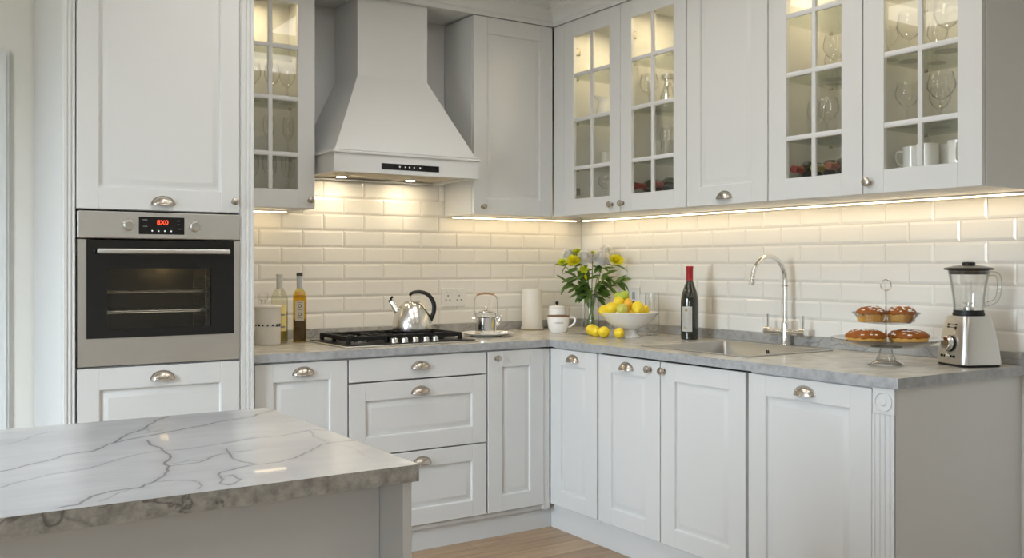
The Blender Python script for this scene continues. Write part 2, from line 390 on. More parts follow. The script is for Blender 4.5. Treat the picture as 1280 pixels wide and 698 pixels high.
# unseen ceiling panels added as fill light
panel_m = emat('fill_panel_glow', (1, .97, .93), FILL_PANEL)
for lx, ly, lab in ((.3, -.6, 'added fill light panel on the ceiling, front left of the room'), (2.3, -.2, 'added fill light panel on the ceiling, front right of the room'),
                    (-.3, 1.9, 'added fill light panel over the left end of the island'), (1.0, 2.0, 'added fill light panel over the right end of the island'), (2.2, 2.0, 'added fill light panel near the sink wall'),
                    (1.25, 3.0, 'added fill light panel between oven tower and hob'), (2.15, 3.1, 'added fill light panel in front of the hob')):
    t = thing('fill_panel', lab, 'ceiling lamp', (lx, ly, ZC))
    bm = nb(); cells(bm, [-.30, -.285, .285, .30], [-.30, -.285, .285, .30], {(1, 1)}, -.016, -.0005); mk('rim', bm, casingp, t)
    bm = nb(); box(bm, -.284, .284, -.284, .284, -.012, -.001); mk('diffuser', bm, panel_m, t)

# ================================================================== HANDLES
def cup_handle(parent, x, z, w=.095, h=.034, name='cup_handle'):
    bm = nb(); a = w/2 - .004; nu, nv = 20, 8
    for s, off in ((1, 0), (-1, -.0022)):
        rings = []
        for j in range(nv+1):
            v = PI/2*j/nv; ring = []
            for i in range(nu+1):
                u = PI*i/nu
                ring.append(Vector(((a+off)*math.cos(u), -(.025+off)*math.sin(u)**.8*math.sin(v)-.0005, (h-.004+off)*math.sin(u)*math.cos(v)**1.0)))
            rings.append(ring)
        vr = quadloft(bm, rings, closed=False)
    # flange against the door
    rg = [[Vector(((w/2)*math.cos(PI*i/nu), y, h*math.sin(PI*i/nu))) for i in range(nu+1)] for y in (0, -.002)]
    quadloft(bm, rg, True, True)
    lipp = [Vector((a*math.cos(PI*i/nu), -.025*math.sin(PI*i/nu)**.8, 0)) for i in range(nu+1)]
    tube(bm, lipp, .0014, 6)
    return mk(name, bm, nickel, parent, loc=(x, 0, z), label='brushed nickel cup handle')
def knob(parent, x, z, r=.0155):
    bm = nb(); m = Matrix.Rotation(PI/2, 4, 'X')
    lathe(bm, [(.010, 0), (.010, .002), (.0055, .004), (.005, .014), (.009, .017), (r, .021), (r, .024), (r*.86, .028), (r*.5, .0305), (.001, .031)], 24, mtx=m)
    return mk('knob', bm, nickel, parent, loc=(x, 0, z), label='brushed nickel knob')
def carcass(parent, w, h, d, x=0, z=0, y0=.021, t=.018, shelves=(), div=(), m=None, extra=None):
    bm = nb()
    box(bm, x, x+t, y0, y0+d, z, z+h); box(bm, x+w-t, x+w, y0, y0+d, z, z+h)
    box(bm, x+t, x+w-t, y0, y0+d, z, z+t); box(bm, x+t, x+w-t, y0, y0+d, z+h-t, z+h)
    box(bm, x+t, x+w-t, y0+d-.01, y0+d, z+t, z+h-t)
    for q in div: box(bm, q-t/2, q+t/2, y0+.002, y0+d-.01, z+t, z+h-t)
    return mk('carcass', bm, m or paint, parent)
def front(parent, x, z, w, h, sx=.076, sz=.074, name='door'):
    o = mk(name, door_bm(w, h, sx, sz), paint, parent, loc=(x, 0, z)); return o

# ================================================================== TALL OVEN HOUSING  (face y 3.68)
t = thing('tall_cabinet', 'tall pale grey cabinet with fluted edges that houses the built-in oven', 'cabinet', (.516, 3.68, 0))
def fluted(parent, x, w, z0, z1, rosette=False, y=0):
    bm = nb(); box(bm, x, x+w, y+.0068, y+.024, z0, z1)
    if not rosette:
        g = [(0, .004), (.004, .004), (.006, 0), (w*.36, 0), (w*.36+.004, .005), (w*.36+.008, .001), (w*.66, .001), (w*.66+.004, .006), (w*.66+.008, .002), (w-.002, .002), (w, .004)]
        quadloft(bm, [[Vector((x+a, y+b, z0)) for a, b in g], [Vector((x+a, y+b, z1)) for a, b in g]], closed=False)
    else:
        g = [(0, 0)]; nfl = 4; gw = .009
        for k in range(nfl):
            c = w*(.16 + .68*k/(nfl-1)); g += [(c-gw/2, 0), (c-gw/4, .003), (c+gw/4, .003), (c+gw/2, 0)]
        g += [(w, 0)]
        quadloft(bm, [[Vector((x+a, y+b, z0)) for a, b in g], [Vector((x+a, y+b, z1-.085)) for a, b in g]], closed=False)
        box(bm, x, x+w, y, y+.01, z1-.085, z1, .0015)
        m = Matrix.Rotation(PI/2, 4, 'X')
        lathe(bm, [(w*.40, 0), (w*.40, .0035), (w*.34, .004), (w*.32, .001), (w*.18, .001), (w*.14, .004), (.001, .005)], 28, c=(x+w/2, y, z1-.044), mtx=m)
    return mk('pilaster', bm, paint, parent, smooth=0)
fluted(t, 0, .044, 0, 2.53); fluted(t, .634, .054, 0, 2.53)
bm = nb(); box(bm, 0, .018, .025, .74, 0, 2.53); box(bm, .67, .688, .025, .74, 0, 2.53); box(bm, .018, .67, .72, .74, 0, 2.53)
for z in (.10, .878, 1.466, 2.512): box(bm, .018, .67, .03, .72, z, z+.018)
box(bm, .018, .046, .03, .72, .12, 2.5); box(bm, .642, .67, .03, .72, .12, 2.5)
mk('carcass', bm, paint, t)
bm = nb(); box(bm, .044, .634, .05, .066, 0, .10); mk('kickboard', bm, paint, t)
d = front(t, .048, 1.468, .583, 1.055, .073, .078); cup_handle(d, .296, .021, .088); knob(d, .559, .042, .0145)
d = front(t, .050, .125, .581, .768, .073, .077); cup_handle(d, .292, .716, .09)

# ================================================================== OVEN
ov = thing('oven', 'stainless steel built-in oven with black glass door and red digital display', 'oven', (.566, 3.68, .901))
w = .581
bm = nb(); box(bm, 0, w, -.004, .018, .461, .559, .003); cp = mk('control_panel', bm, steel, ov)
# cavity box
bm = nb(); x0, x1, z0, z1 = .055, .535, .085, .385
box(bm, x0-.015, x1+.015, .50, .515, z0-.015, z1+.015); box(bm, x0-.015, x0, .022, .50, z0-.015, z1+.015); box(bm, x1, x1+.015, .022, .50, z0-.015, z1+.015)
box(bm, x0, x1, .022, .50, z0-.015, z0); box(bm, x0, x1, .022, .50, z1, z1+.015)
mk('cavity', bm, enamel, ov)
bm = nb(); lathe(bm, [(.001, -.014), (.016, -.010), (.020, 0), (.016, .005), (.001, .007)], 16, c=(.405, .455, .376)); mk('oven_lamp', bm, emat('oven_bulb', (1, .72, .30), 6), ov)
dr = bpy.data.objects.new('oven_door', None); C.objects.link(dr); dr.parent = ov
bm = nb(); cells(bm, [0, .0295, .558, w], [0, .100, .457], {(1, 1)}, 0, .02, 'xz'); mk('steel_frame', bm, steel, dr)
bm = nb(); cells(bm, [.0300, .099, .471, .5575], [.1005, .133, .352, .4555], {(1, 1)}, -.003, .018, 'xz'); mk('black_glass', bm, blackg, dr)
bm = nb(); box(bm, .099, .471, .004, .008, .133, .352); mk('window_glass', bm, ovenw_g, dr)
bm = nb(); box(bm, .060, .534, -.040, -.028, .405, .424, .005)
for x in (.085, .509): tube(bm, [(x, -.002, .414), (x, -.034, .414)], .006, 10)
mk('door_handle', bm, mat('satin_bar', (.72, .71, .69), .3, 1), dr)
wire = mat('oven_wire', (.62, .60, .56), .22, 1)
for z, nm in ((.262, 0), (.187, 1)):
    bm = nb()
    for y in (.055, .15, .25, .35, .45): tube(bm, [(x0+.028, y, z), (x1-.028, y, z)], .0022, 6)
    tube(bm, [(x0+.028, .055, z+.006), (x1-.028, .055, z+.006)], .002, 6)
    for k in range(9):
        x = x0+.03+(x1-x0-.06)*k/8; tube(bm, [(x, .055, z+.004), (x, .45, z+.004)], .0018, 6)
    mk('oven_rack', bm, wire, ov)
for sx_ in (x0+.014, x1-.014):
    bm = nb()
    for y in (.06, .072, .25, .44): tube(bm, [(sx_, y, z0+.02), (sx_, y, z1-.02)], .0026, 6)
    for k in range(7):
        z = z0+.035+k*.038; tube(bm, [(sx_, .05, z), (sx_, .455, z)], .002, 6)
    mk('side_rail', bm, wire, ov)
bm = nb(); box(bm, .207, .370, -.0055, 0, .478, .542, .001); dp = mk('display', bm, blackg, cp)
red = emat('red_digits', (1, .06, .02), 2.2)
text_part('display_digits', '8X0', .024, red, dp, (.291, -.0058, .5215), (PI/2, 0, 0))
dotm = mat('white_print', (.85, .85, .85), .4); greyp = mat('grey_print', (.25, .25, .25), .5)
bm = nb()
for k in range(4): lathe(bm, [(.0033, 0), (.003, .001)], 14, c=(.254+.0226*k, -.0055, .4905), mtx=Matrix.Rotation(PI/2, 4, 'X'))
mk_each('touch_dot', bm, dotm, dp)
bm = nb()
for (x, z, l) in ((.219, .531, .018), (.221, .507, .016), (.344, .529, .009), (.344, .515, .008), (.344, .499, .014)): box(bm, x, x+l, -.0060, -.005, z-.001, z+.0012)
mk_each('symbol', bm, greyp, dp)
for x in (.170, .408):
    bm = nb(); m = Matrix.Rotation(PI/2, 4, 'X')
    lathe(bm, [(.021, 0), (.021, .0012), (.0165, .002), (.0158, .016), (.0145, .018), (.001, .0185)], 28, c=(x, -.004, .509), mtx=m)
    box(bm, x-.0012, x+.0012, -.0235, -.0215, .511, .523)
    k = mk('control_knob', bm, polished, cp)
    bm = nb()
    for a in range(7):
        an = PI*(-.15+1.3*a/6); box(bm, x+.025*math.cos(an)-.0008, x+.025*math.cos(an)+.0008, -.0046, -.0038, .509+.025*math.sin(an)-.0015, .509+.025*math.sin(an)+.0015)
    mk_each('dial_mark', bm, greyp, cp)

# ================================================================== BASE UNITS, BACK RUN  (face y 3.717)
YFc = 3.717; ZB = .125; ZT = .868; HB = ZT-ZB
b = thing('base_cabinet', 'narrow base cabinet with one door between the oven tower and the drawers', 'cabinet', (1.215, YFc, 0))
carcass(b, .400, .775, .66, 0, .10); d = front(b, .004, ZB, .394, HB); cup_handle(d, .200, .693)
b = thing('drawer_cabinet', 'wide base cabinet with three drawers below the gas hob', 'cabinet', (1.617, YFc, 0))
carcass(b, .682, .775, .66, 0, .10)
d = front(b, .004, .770, .674, .098, None, name='drawer'); cup_handle(d, .336, .043)
d = front(b, .004, .456, .674, .308, .073, .076, name='drawer'); cup_handle(d, .336, .247)
d = front(b, .004, ZB, .674, .325, .073, .072, name='drawer'); cup_handle(d, .342, .267)
b = thing('base_cabinet', 'slim base cabinet with a single knobbed door in the corner right of the drawers', 'cabinet', (2.301, YFc, 0))
carcass(b, .315, .775, .66, 0, .10); d = front(b, .004, ZB, .311, HB); knob(d, .043, .711, .0145)
bm = nb(); box(bm, .316, .3525, .004, .022, .10, ZT); mk('filler_strip', bm, paint, b)
# right run: local x -> -Y, local y -> +X
RX = 2.655; RZ = -PI/2
b = thing('base_cabinet', 'base cabinet with cup handle, first from the corner on the sink wall', 'cabinet', (RX, 3.7165, 0), RZ)
carcass(b, .361, .775, .66, 0, .10); d = front(b, .001, ZB, .3545, HB, .082); cup_handle(d, .1775, .692)
b = thing('sink_cabinet', 'double-door base cabinet under the steel sink', 'cabinet', (RX, 3.353, 0), RZ)
carcass(b, .884, .60, .66, 0, .10); d = front(b, .004, ZB, .404, HB, .088, .072); cup_handle(d, .193, .690); knob(d, .346, .707)
d = front(b, .413, ZB, .463, HB, .082, .072); knob(d, .021, .708)
b = thing('base_cabinet', 'base cabinet with cup handle, nearest the end of the sink run', 'cabinet', (RX, 2.467, 0), RZ)
carcass(b, .530, .775, .66, 0, .10); d = front(b, .004, ZB, .526, HB, .082, .074); cup_handle(d, .258, .690)
t = thing('end_panel', 'large plain grey side panel with fluted rosette pilaster closing the sink run', 'panel', (RX, 1.935, 0), RZ)
fluted(t, 0, .081, 0, .874, True)
bm = nb(); box(bm, .061, .081, .0245, .734, 0, .874); mk('side_panel', bm, paint, t)
bm = nb(); box(bm, 1.207, 2.690, 3.76, 3.776, 0, .122); tag(mk('kickboard', bm, paint), 'pale kickboard along the floor under the hob-side base units', 'kickboard')
bm = nb(); box(bm, 2.690, 2.706, 1.936, 3.759, 0, .122); tag(mk('kickboard', bm, paint), 'pale kickboard along the floor under the sink-side base units', 'kickboard')

# ================================================================== WORKTOP
t = thing('worktop', 'L-shaped grey stone worktop running under hob and sink', 'worktop', (0, 0, 0))
bm = nb(); cells(bm, [1.207, 2.645, 2.765, 3.270, 3.389], [1.834, 2.585, 3.175, 3.7065, 4.412], {(0, 0), (0, 1), (0, 2), (2, 1)}, .8766, .91)
bmesh.ops.dissolve_limit(bm, angle_limit=.01, verts=bm.verts, edges=bm.edges)
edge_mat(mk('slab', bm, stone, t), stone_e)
bm = nb(); box(bm, 1.207, 3.370, 4.400, 4.420, .9102, .956, .002); mk('upstand', bm, stone_b, t)
bm = nb(); box(bm, 3.360, 3.380, 1.836, 4.399, .9102, .956, .002); mk('upstand', bm, stone_b, t)

# ================================================================== WALL UNITS
UZ0, UZ1 = 1.522, 2.525; UH = UZ1-UZ0
SH = (1.765, 2.010, 2.240)
def glazed_door(parent, x, w, sx=.08, name='glass_door'):
    bm = nb(); c = .0014; h = UH; sz = .083; th = .02
    box(bm, 0, sx, 0, th, 0, h, c); box(bm, w-sx, w, 0, th, 0, h, c); box(bm, sx, w-sx, 0, th, 0, sz, c); box(bm, sx, w-sx, 0, th, h-sz, h, c)
    mw = .020
    for z in (1.762, 2.012, 2.243): box(bm, sx-.002, w-sx+.002, .002, th-.004, z-UZ0-mw/2, z-UZ0+mw/2, .004)
    box(bm, w/2-mw/2, w/2+mw/2, .0025, th-.004, sz, h-sz, .004)
    d = mk(name, bm, paint, parent, loc=(x, 0, UZ0))
    bm = nb(); box(bm, sx-.004, w-sx+.004, .0125, .0155, sz-.004, h-sz+.004); mk('pane', bm, pane_g, d)
    bm = nb()
    for z in (.11, h-.16):
        box(bm, .045 if True else 0, .078, .0205, .034, z, z+.045, .003); lathe(bm, [(.012, 0), (.012, .012)], 12, c=(.062, .040, z+.018))
    return d
def hinges(parent, xs, side):
    for (x, s) in xs:
        for z in (UZ0+.115, UZ1-.155):
            bm = nb(); box(bm, x, x+s*.042, .030, .044, z, z+.022, .003); box(bm, x, x+s*.012, .044, .085, z-.008, z+.03, .003)
            mk('hinge', bm, nickel, parent)
def shelves(parent, x, w, d, y0=.03):
    bm = nb(); box(bm, x, x+w, y0-.008, y0+d, 1.588, 1.605); mk('cabinet_floor', bm, paint, parent)
    for z in SH:
        bm = nb(); box(bm, x, x+w, y0, y0+d, z-.003, z+.003, .001); mk('glass_shelf', bm, shelf_g, parent)
        bm = nb()
        for a in (x+.006, x+w-.006):
            for q in (y0+.04, y0+d-.04): tube(bm, [(a-.008, q, z-.007), (a+.008, q, z-.007)], .004, 8)
        mk_each('shelf_pin', bm, nickel, parent)
def pucks(parent, pts, z=UZ1-.02, pm=None):
    for (x, y) in pts:
        bm = nb(); lathe(bm, [(.034, 0), (.034, -.008), (.028, -.009)], 24, c=(x, y, z)); mk('cabinet_light_rim', bm, nickel, parent)
        bm = nb(); lathe(bm, [(.027, -.0095), (.001, -.0100)], 24, c=(x, y, z)); mk('cabinet_light', bm, pm or puck_m, parent)
# left glazed unit (back wall)
g = thing('glass_wall_cabinet', 'glass-fronted wall cabinet of stemware left of the extractor hood', 'cabinet', (1.214, 4.117, 0))
carcass(g, .415, UH, .279, 0, UZ0); d = glazed_door(g, .002, .411); knob(d, .385, .036, .0145)
shelves(g, .019, .377, .262); pucks(g, [(.207, .15)], pm=emat('small_warm_puck', (1, .80, .48), PUCK*.6)); hinges(g, [(.02, 1)], 0)
# right plain unit on back wall
g = thing('wall_cabinet', 'plain panelled wall cabinet right of the extractor hood', 'cabinet', (2.467, 4.117, 0))
carcass(g, .490, UH, .279, 0, UZ0); d = front(g, .002, UZ0, .486, UH, .078, .080); knob(d, .050, .038, .0145)
# corner post
UX = 2.959
bm = nb(); box(bm, 2.962, 3.0, 4.022, 4.115, UZ0, UZ1, .0015); box(bm, 3.0, 3.375, 4.095, 4.115, UZ0, UZ1); tag(mk('corner_post', bm, paint), 'upright filler panel in the inside corner between the wall cabinets', 'panel')
g = thing('glass_wall_cabinet', 'double glass-fronted wall cabinet nearest the corner, holding a white jug', 'cabinet', (UX, 4.020, 0), RZ)
carcass(g, .910, UH, .390, 0, UZ0, div=(.457,)); d = glazed_door(g, .002, .452); knob(d, .394+.0, .038)
d = glazed_door(g, .458, .450); knob(d, .020, .040)
shelves(g, .019, .428, .365); shelves(g, .467, .424, .365); pucks(g, [(.23, .2), (.68, .2)]); hinges(g, [(.02, 1), (.468, 1)], 0)
g = thing('wall_cabinet', 'plain panelled wall cabinet between the two glass-fronted ones', 'cabinet', (UX, 3.108, 0), RZ)
carcass(g, .466, UH, .390, 0, UZ0); d = front(g, .002, UZ0, .462, UH, .082, .082); cup_handle(d, .226, .024, .09)
g = thing('glass_wall_cabinet', 'double glass-fronted wall cabinet at the near end, with mugs and balloon glasses', 'cabinet', (UX, 2.641, 0), RZ)
carcass(g, .898, UH, .390, 0, UZ0, div=(.446,)); d = glazed_door(g, .002, .440, .09)
d = glazed_door(g, .447, .448, .085); knob(d, .026, .042, .017)
shelves(g, .019, .415, .365); shelves(g, .456, .424, .365); pucks(g, [(.22, .2), (.67, .2)]); hinges(g, [(.02, 1), (.456, 1)], 0)

# under-cabinet LED strips
def strip(x0, x1, y0, y1, label):
    t = thing('light_strip', label, 'light', ((x0+x1)/2, (y0+y1)/2, UZ0))
    cx, cy = (x0+x1)/2, (y0+y1)/2
    bm = nb(); box(bm, x0-cx, x1-cx, y0-cy, y1-cy, -.007, -.0005); mk('housing', bm, plastic_w, t)
    bm = nb(); e = .0015; box(bm, x0-cx+e, x1-cx-e, y0-cy+e, y1-cy-e, -.0105, -.0072); mk('diffuser', bm, led_m, t)
strip(1.24, 1.575, 4.335, 4.355, 'glowing warm light strip under the wall cabinet left of the hood')
strip(2.48, 3.28, 4.335, 4.355, 'glowing warm light strip under the wall cabinet right of the hood')
strip(3.290, 3.310, 1.78, 4.30, 'long glowing warm light strip under the wall cabinets above the sink')

# ================================================================== EXTRACTOR HOOD
h = thing('extractor_hood', 'grey chimney extractor hood with flared canopy above the hob', 'extractor hood', (2.021, 4.41, 0))
ox, oy = 2.021, 4.41
def hb(x0, x1, y0, z0, z1, c=.002): box(bm, x0-ox, x1-ox, y0-oy, 0, z0, z1, c)
bm = nb()
R_ = lambda a, b, y, z: [(a-ox, y-oy, z), (b-ox, y-oy, z), (b-ox, 0, z), (a-ox, 0, z)]
quadloft(bm, [R_(1.660, 2.388, 3.962, 1.782), R_(1.847, 2.216, 4.14, 2.157)], True, False)
quadloft(bm, [R_(1.847, 2.216, 4.14, 2.157), R_(1.847, 2.216, 4.14, 2.53)], False, True)
mk('canopy', bm, paint, h, smooth=20)
bm = nb(); hb(1.640, 2.402, 3.940, 1.764, 1.776, .004); hb(1.648, 2.396, 3.948, 1.776, 1.784, .003)
mk('top_moulding', bm, paint, h)
bm = nb()
box(bm, 1.650-ox, 2.392-ox, 3.95-oy, 3.968-oy, 1.686, 1.764); box(bm, 1.650-ox, 1.668-ox, 3.968-oy, 0, 1.686, 1.764); box(bm, 2.374-ox, 2.392-ox, 3.968-oy, 0, 1.686, 1.764)
cells(bm, [1.644-ox, 1.665-ox, 2.377-ox, 2.398-ox], [3.944-oy, 3.965-oy, 4.37-oy, 4.405-oy], {(1, 1)}, 1.681, 1.687)
mk('band', bm, paint, h)
bm = nb(); box(bm, 1.668-ox, 2.374-ox, 3.968-oy, -.006, 1.692, 1.697); mk('underside', bm, mat('beige_steel', (.60, .53, .42), .32, .7), h)
bm = nb()
for a, b_ in ((1.76, 2.01), (2.03, 2.28)):
    box(bm, a-ox, b_-ox, 4.06-oy, 4.22-oy, 1.689, 1.692, .001)
    for k in range(14): box(bm, a-ox+.01+k*.0172, a-ox+.014+k*.0172, 4.07-oy, 4.21-oy, 1.6875, 1.689)
mk('grease_filter', bm, mat('filter_steel', (.55, .50, .42), .3, .9), h)
for (x, y) in ((1.83, 4.29), (2.20, 4.29), (1.83, 4.005), (2.20, 4.005)):
    bm = nb(); lathe(bm, [(.030, 1.692), (.030, 1.689), (.024, 1.688)], 24, c=(x-ox, y-oy, 0)); mk('spotlight_rim', bm, nickel, h)
    bm = nb(); lathe(bm, [(.023, 1.6878), (.001, 1.6872)], 24, c=(x-ox, y-oy, 0)); mk('spotlight', bm, spot_m if y > 4.2 else emat('dim_spot', (1, .84, .58), 45), h)
bm = nb(); box(bm, 1.879-ox, 2.177-ox, 3.9475-oy, 3.951-oy, 1.701, 1.729, .0008); q = mk('control_strip', bm, blackg, h)
bm = nb()
for k, x in enumerate((1.971, 1.999, 2.021, 2.045, 2.076)):
    lathe(bm, [(.0042 if k in (0, 2, 4) else .0034, 0), (.0034 if k in (0, 2, 4) else .0028, .0008)], 14, c=(x-ox, 3.9474-oy, 1.716), mtx=Matrix.Rotation(PI/2, 4, 'X'))
mk_each('button', bm, dotm, q)

# ================================================================== ISLAND
isl = thing('kitchen_island', 'kitchen island with white veined marble top in the foreground', 'island', (0, 1.92, 0))
VEINS = [([(0.163,1.859),(0.213,1.892),(0.283,1.953),(0.329,1.966),(0.377,2.032),(0.437,2.069),(0.516,2.106),(0.565,2.13),(0.62,2.173),(0.671,2.19),(0.73,2.216),(0.794,2.276)], 0.0024, 0.85),
         ([(0.377,2.032),(0.416,2.107),(0.465,2.176),(0.511,2.265),(0.57,2.348),(0.611,2.349)], 0.0024, 0.85),
         ([(0.152,1.728),(0.187,1.757),(0.232,1.784),(0.285,1.796),(0.343,1.846),(0.4,1.891),(0.438,1.901),(0.497,1.892),(0.563,1.904),(0.638,1.938)], 0.0018, 0.55),
         ([(0.436,2.02),(0.446,1.934),(0.444,1.848),(0.42,1.775),(0.421,1.744),(0.405,1.705),(0.364,1.63),(0.337,1.596),(0.297,1.598),(0.265,1.581),(0.234,1.541),(0.206,1.533)], 0.0024, 0.9),
         ([(0.419,1.745),(0.446,1.748),(0.474,1.755),(0.511,1.79),(0.545,1.81),(0.585,1.813)], 0.002, 0.7),
         ([(0.427,1.76),(0.463,1.781),(0.482,1.766)], 0.0013, 0.6),
         ([(0.364,1.63),(0.398,1.623),(0.422,1.592),(0.427,1.562),(0.417,1.544)], 0.0015, 0.7),
         ([(0.55,1.672),(0.509,1.661),(0.484,1.649),(0.466,1.614),(0.457,1.563),(0.465,1.543),(0.488,1.571),(0.489,1.609),(0.471,1.604)], 0.0024, 0.75),
         ([(0.266,1.547),(0.304,1.578),(0.357,1.614)], 0.0013, 0.55),
         ([(0.188,2.135),(0.215,2.148),(0.26,2.22),(0.296,2.242)], 0.0016, 0.4),
         ([(0.465,2.176),(0.468,2.119),(0.497,2.133)], 0.0018, 0.5),
         ([(0.39,2.05),(0.426,2.111),(0.467,2.116),(0.518,2.112)], 0.0013, 0.4),
         ([(0.564,1.91),(0.636,1.929),(0.7,1.931),(0.748,1.954),(0.776,1.954),(0.797,1.922)], 0.0018, 0.55),
         ([(0.545,1.848),(0.538,1.745),(0.543,1.702),(0.551,1.671),(0.584,1.675),(0.622,1.69),(0.671,1.728),(0.719,1.786),(0.746,1.8),(0.792,1.793)], 0.0022, 0.8),
         ([(0.723,1.934),(0.759,1.954),(0.745,1.857),(0.746,1.8)], 0.0015, 0.65),
         ([(0.487,1.651),(0.515,1.657),(0.551,1.671)], 0.0018, 0.6),
         ([(0.746,1.8),(0.755,1.711),(0.749,1.607)], 0.0011, 0.3),
         ([(0.1,1.9),(-0.3,1.78),(-0.7,1.72),(-1.05,1.6)], 0.0024, 0.8),
         ([(-0.1,2.3),(-0.4,2.05),(-0.55,1.95),(-0.95,1.9)], 0.002, 0.7)]
import numpy as np
from mathutils import noise as mnoise
xs = list(np.arange(-1.05, .10, .012)) + list(np.arange(.10, .795, .0026)) + [.795]
ys = list(np.arange(1.516, 2.328, .0026)) + [2.328]
XX, YY = np.meshgrid(np.array(xs), np.array(ys), indexing='ij')
wob = np.array([[mnoise.noise(Vector((x*14, y*14, 0)))*.009 + mnoise.noise(Vector((x*45, y*45, 3)))*.0042 for y in ys] for x in xs])
wob2 = np.array([[mnoise.noise(Vector((x*14, y*14, 9)))*.009 + mnoise.noise(Vector((x*45, y*45, 7)))*.0042 for y in ys] for x in xs])
PX, PY = XX+wob, YY+wob2; vein = np.zeros_like(XX)
for pl, wd, st in VEINS:
    dm = np.full_like(XX, 9.0)
    for (ax_, ay_), (bx_, by_) in zip(pl, pl[1:]):
        ex, ey = bx_-ax_, by_-ay_; l2 = ex*ex+ey*ey+1e-9
        t_ = np.clip(((PX-ax_)*ex+(PY-ay_)*ey)/l2, 0, 1); dm = np.minimum(dm, np.hypot(PX-ax_-t_*ex, PY-ay_-t_*ey))
    vein = np.maximum(vein, st*np.exp(-(dm/wd)**1.6)); vein = np.maximum(vein, st*.16*np.exp(-(dm/(wd*5))**1.5))
bm = nb(); box(bm, -1.05, .795, -.404, .408, .880, .910)
vg = [[bm.verts.new((x, y-1.92, .9102)) for y in ys] for x in xs]
for i in range(len(xs)-1):
    for j in range(len(ys)-1): bm.faces.new((vg[i][j], vg[i+1][j], vg[i+1][j+1], vg[i][j+1]))
mt = mk('marble_top', bm, marble, isl, label='white marble slab with dark grey veins', smooth=0)
at_ = mt.data.attributes.new('vein', 'FLOAT', 'POINT'); vals = np.zeros(len(mt.data.vertices)); vals[8:] = vein.ravel(); at_.data.foreach_set('value', vals)
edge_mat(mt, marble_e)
bm = nb()
box(bm, -1.03, .769, -.294, -.276, 0, .879)
box(bm, -1.03, .769, .37, .39, 0, .879)
mk('back_panel', bm, paint, isl)
for x in (.770, -1.048):
    bm = nb(); box(bm, x, x+.018, -.390, .39, 0, .879, .001); mk('end_panel', bm, paint, isl)

# ================================================================== HOB
hob = thing('gas_hob', 'stainless gas hob with black cast iron grates', 'hob', (1.965, 4.010, .9103))
bm = nb()
box(bm, -.335, .335, -.225, .225, 0, .006, .003); mk('steel_tray', bm, steel, hob)
bm = nb(); box(bm, -.322, .322, -.214, .214, .0062, .010, .002); mk('hob_surface', bm, mat('black_enamel', (.010, .010, .010), .35, spec=.3), hob)
burn = [(-.188, .095, .034), (-.188, -.065, .027), (0.0, .015, .046), (.188, .095, .027), (.188, -.065, .034)]
burner_dark = mat('dark_burner', (.05, .05, .05), .45, .6)
for (x, y, r) in burn:
    bm = nb(); lathe(bm, [(r*1.25, .0102), (r*1.2, .018), (r, .020), (r*.95, .026)], 28, c=(x, y, 0)); bo = mk('burner', bm, polished if x < -.1 and y < 0 else burner_dark, hob)
    bm = nb(); lathe(bm, [(r*.85, .0262), (r*.85, .031), (r*.6, .033), (.001, .0335)], 28, c=(x, y, 0)); mk('burner_cap', bm, iron, bo)
for gx in (-.188, 0, .188):
    bm = nb(); w2 = .092; y0, y1 = -.138, .165; zt = .042; b2 = .0065
    for x in (gx-w2, gx+w2): box(bm, x-b2, x+b2, y0, y1, zt-.019, zt, .002)
    for y in (y0, y1): box(bm, gx-w2, gx+w2, y-b2, y+b2, zt-.019, zt, .002)
    for x in (gx-w2, gx+w2):
        for y in (y0, y1, .025): box(bm, x-.008, x+.008, y-.010, y+.010, .0102, zt-.002, .002)
    box(bm, gx-b2, gx+b2, y0, y0+.075, zt-.010, zt, .002); box(bm, gx-b2, gx+b2, y1-.075, y1, zt-.010, zt, .002)
    for y in (-.065, .015, .095): box(bm, gx-w2, gx-w2+.06, y-b2, y+b2, zt-.010, zt, .002); box(bm, gx+w2-.06, gx+w2, y-b2, y+b2, zt-.010, zt, .002)
    mk('grate', bm, iron, hob)
for x in (-.085, -.033, .020, .074, .122):
    bm = nb(); lathe(bm, [(.0195, .0102), (.0195, .012), (.0155, .013), (.0145, .028), (.012, .030), (.001, .030)], 20, c=(x, -.188, 0))
    box(bm, x-.002, x+.002, -.206, -.178, .028, .0335, .001); mk('control_knob', bm, polished, hob)

# ================================================================== SINK + TAP
s = thing('sink', 'inset stainless steel sink in the worktop', 'sink', (3.02, 2.88, .9101))
bm = nb()
def rr(hx, hy, r, z, n=5, cx=0, cy=0):
    out = []
    for (sx_, sy_, a0) in ((1, 1, 0), (-1, 1, PI/2), (-1, -1, PI), (1, -1, 1.5*PI)):
        for k in range(n+1):
            a = a0+PI/2*k/n; out.append(Vector((cx+sx_*(hx-r)+r*math.cos(a), cy+sy_*(hy-r)+r*math.sin(a), z)))
    return out
quadloft(bm, [rr(.262, .308, .012, .0003), rr(.262, .308, .012, .003), rr(.257, .303, .012, .004), rr(.243, .289, .014, .004, cx=-.004), rr(.239, .285, .014, .000, cx=-.004), rr(.230, .276, .016, -.185, cx=-.004), rr(.205, .252, .03, -.200, cx=-.004), rr(.03, .03, .029, -.206, cx=-.004)], False, False)
bowl = mk('basin', bm, sink_m, s, smooth=50)
bm = nb(); lathe(bm, [(.045, -.204), (.045, -.202), (.03, -.203), (.001, -.207)], 24, c=(-.004, 0, 0)); mk('drain', bm, chrome, s)
bm = nb(); m = Matrix.Rotation(-PI/2, 4, 'Y')
lathe(bm, [(.013, 0), (.013, .003), (.010, .004), (.001, .0035)], 20, c=(.2335, .022, -.026), mtx=m); of = mk('overflow', bm, chrome, s)
bm = nb()
for k in (-1, 1): box(bm, .2285, .2292, .022+k*.005-.003, .022+k*.005+.003, -.033, -.019)
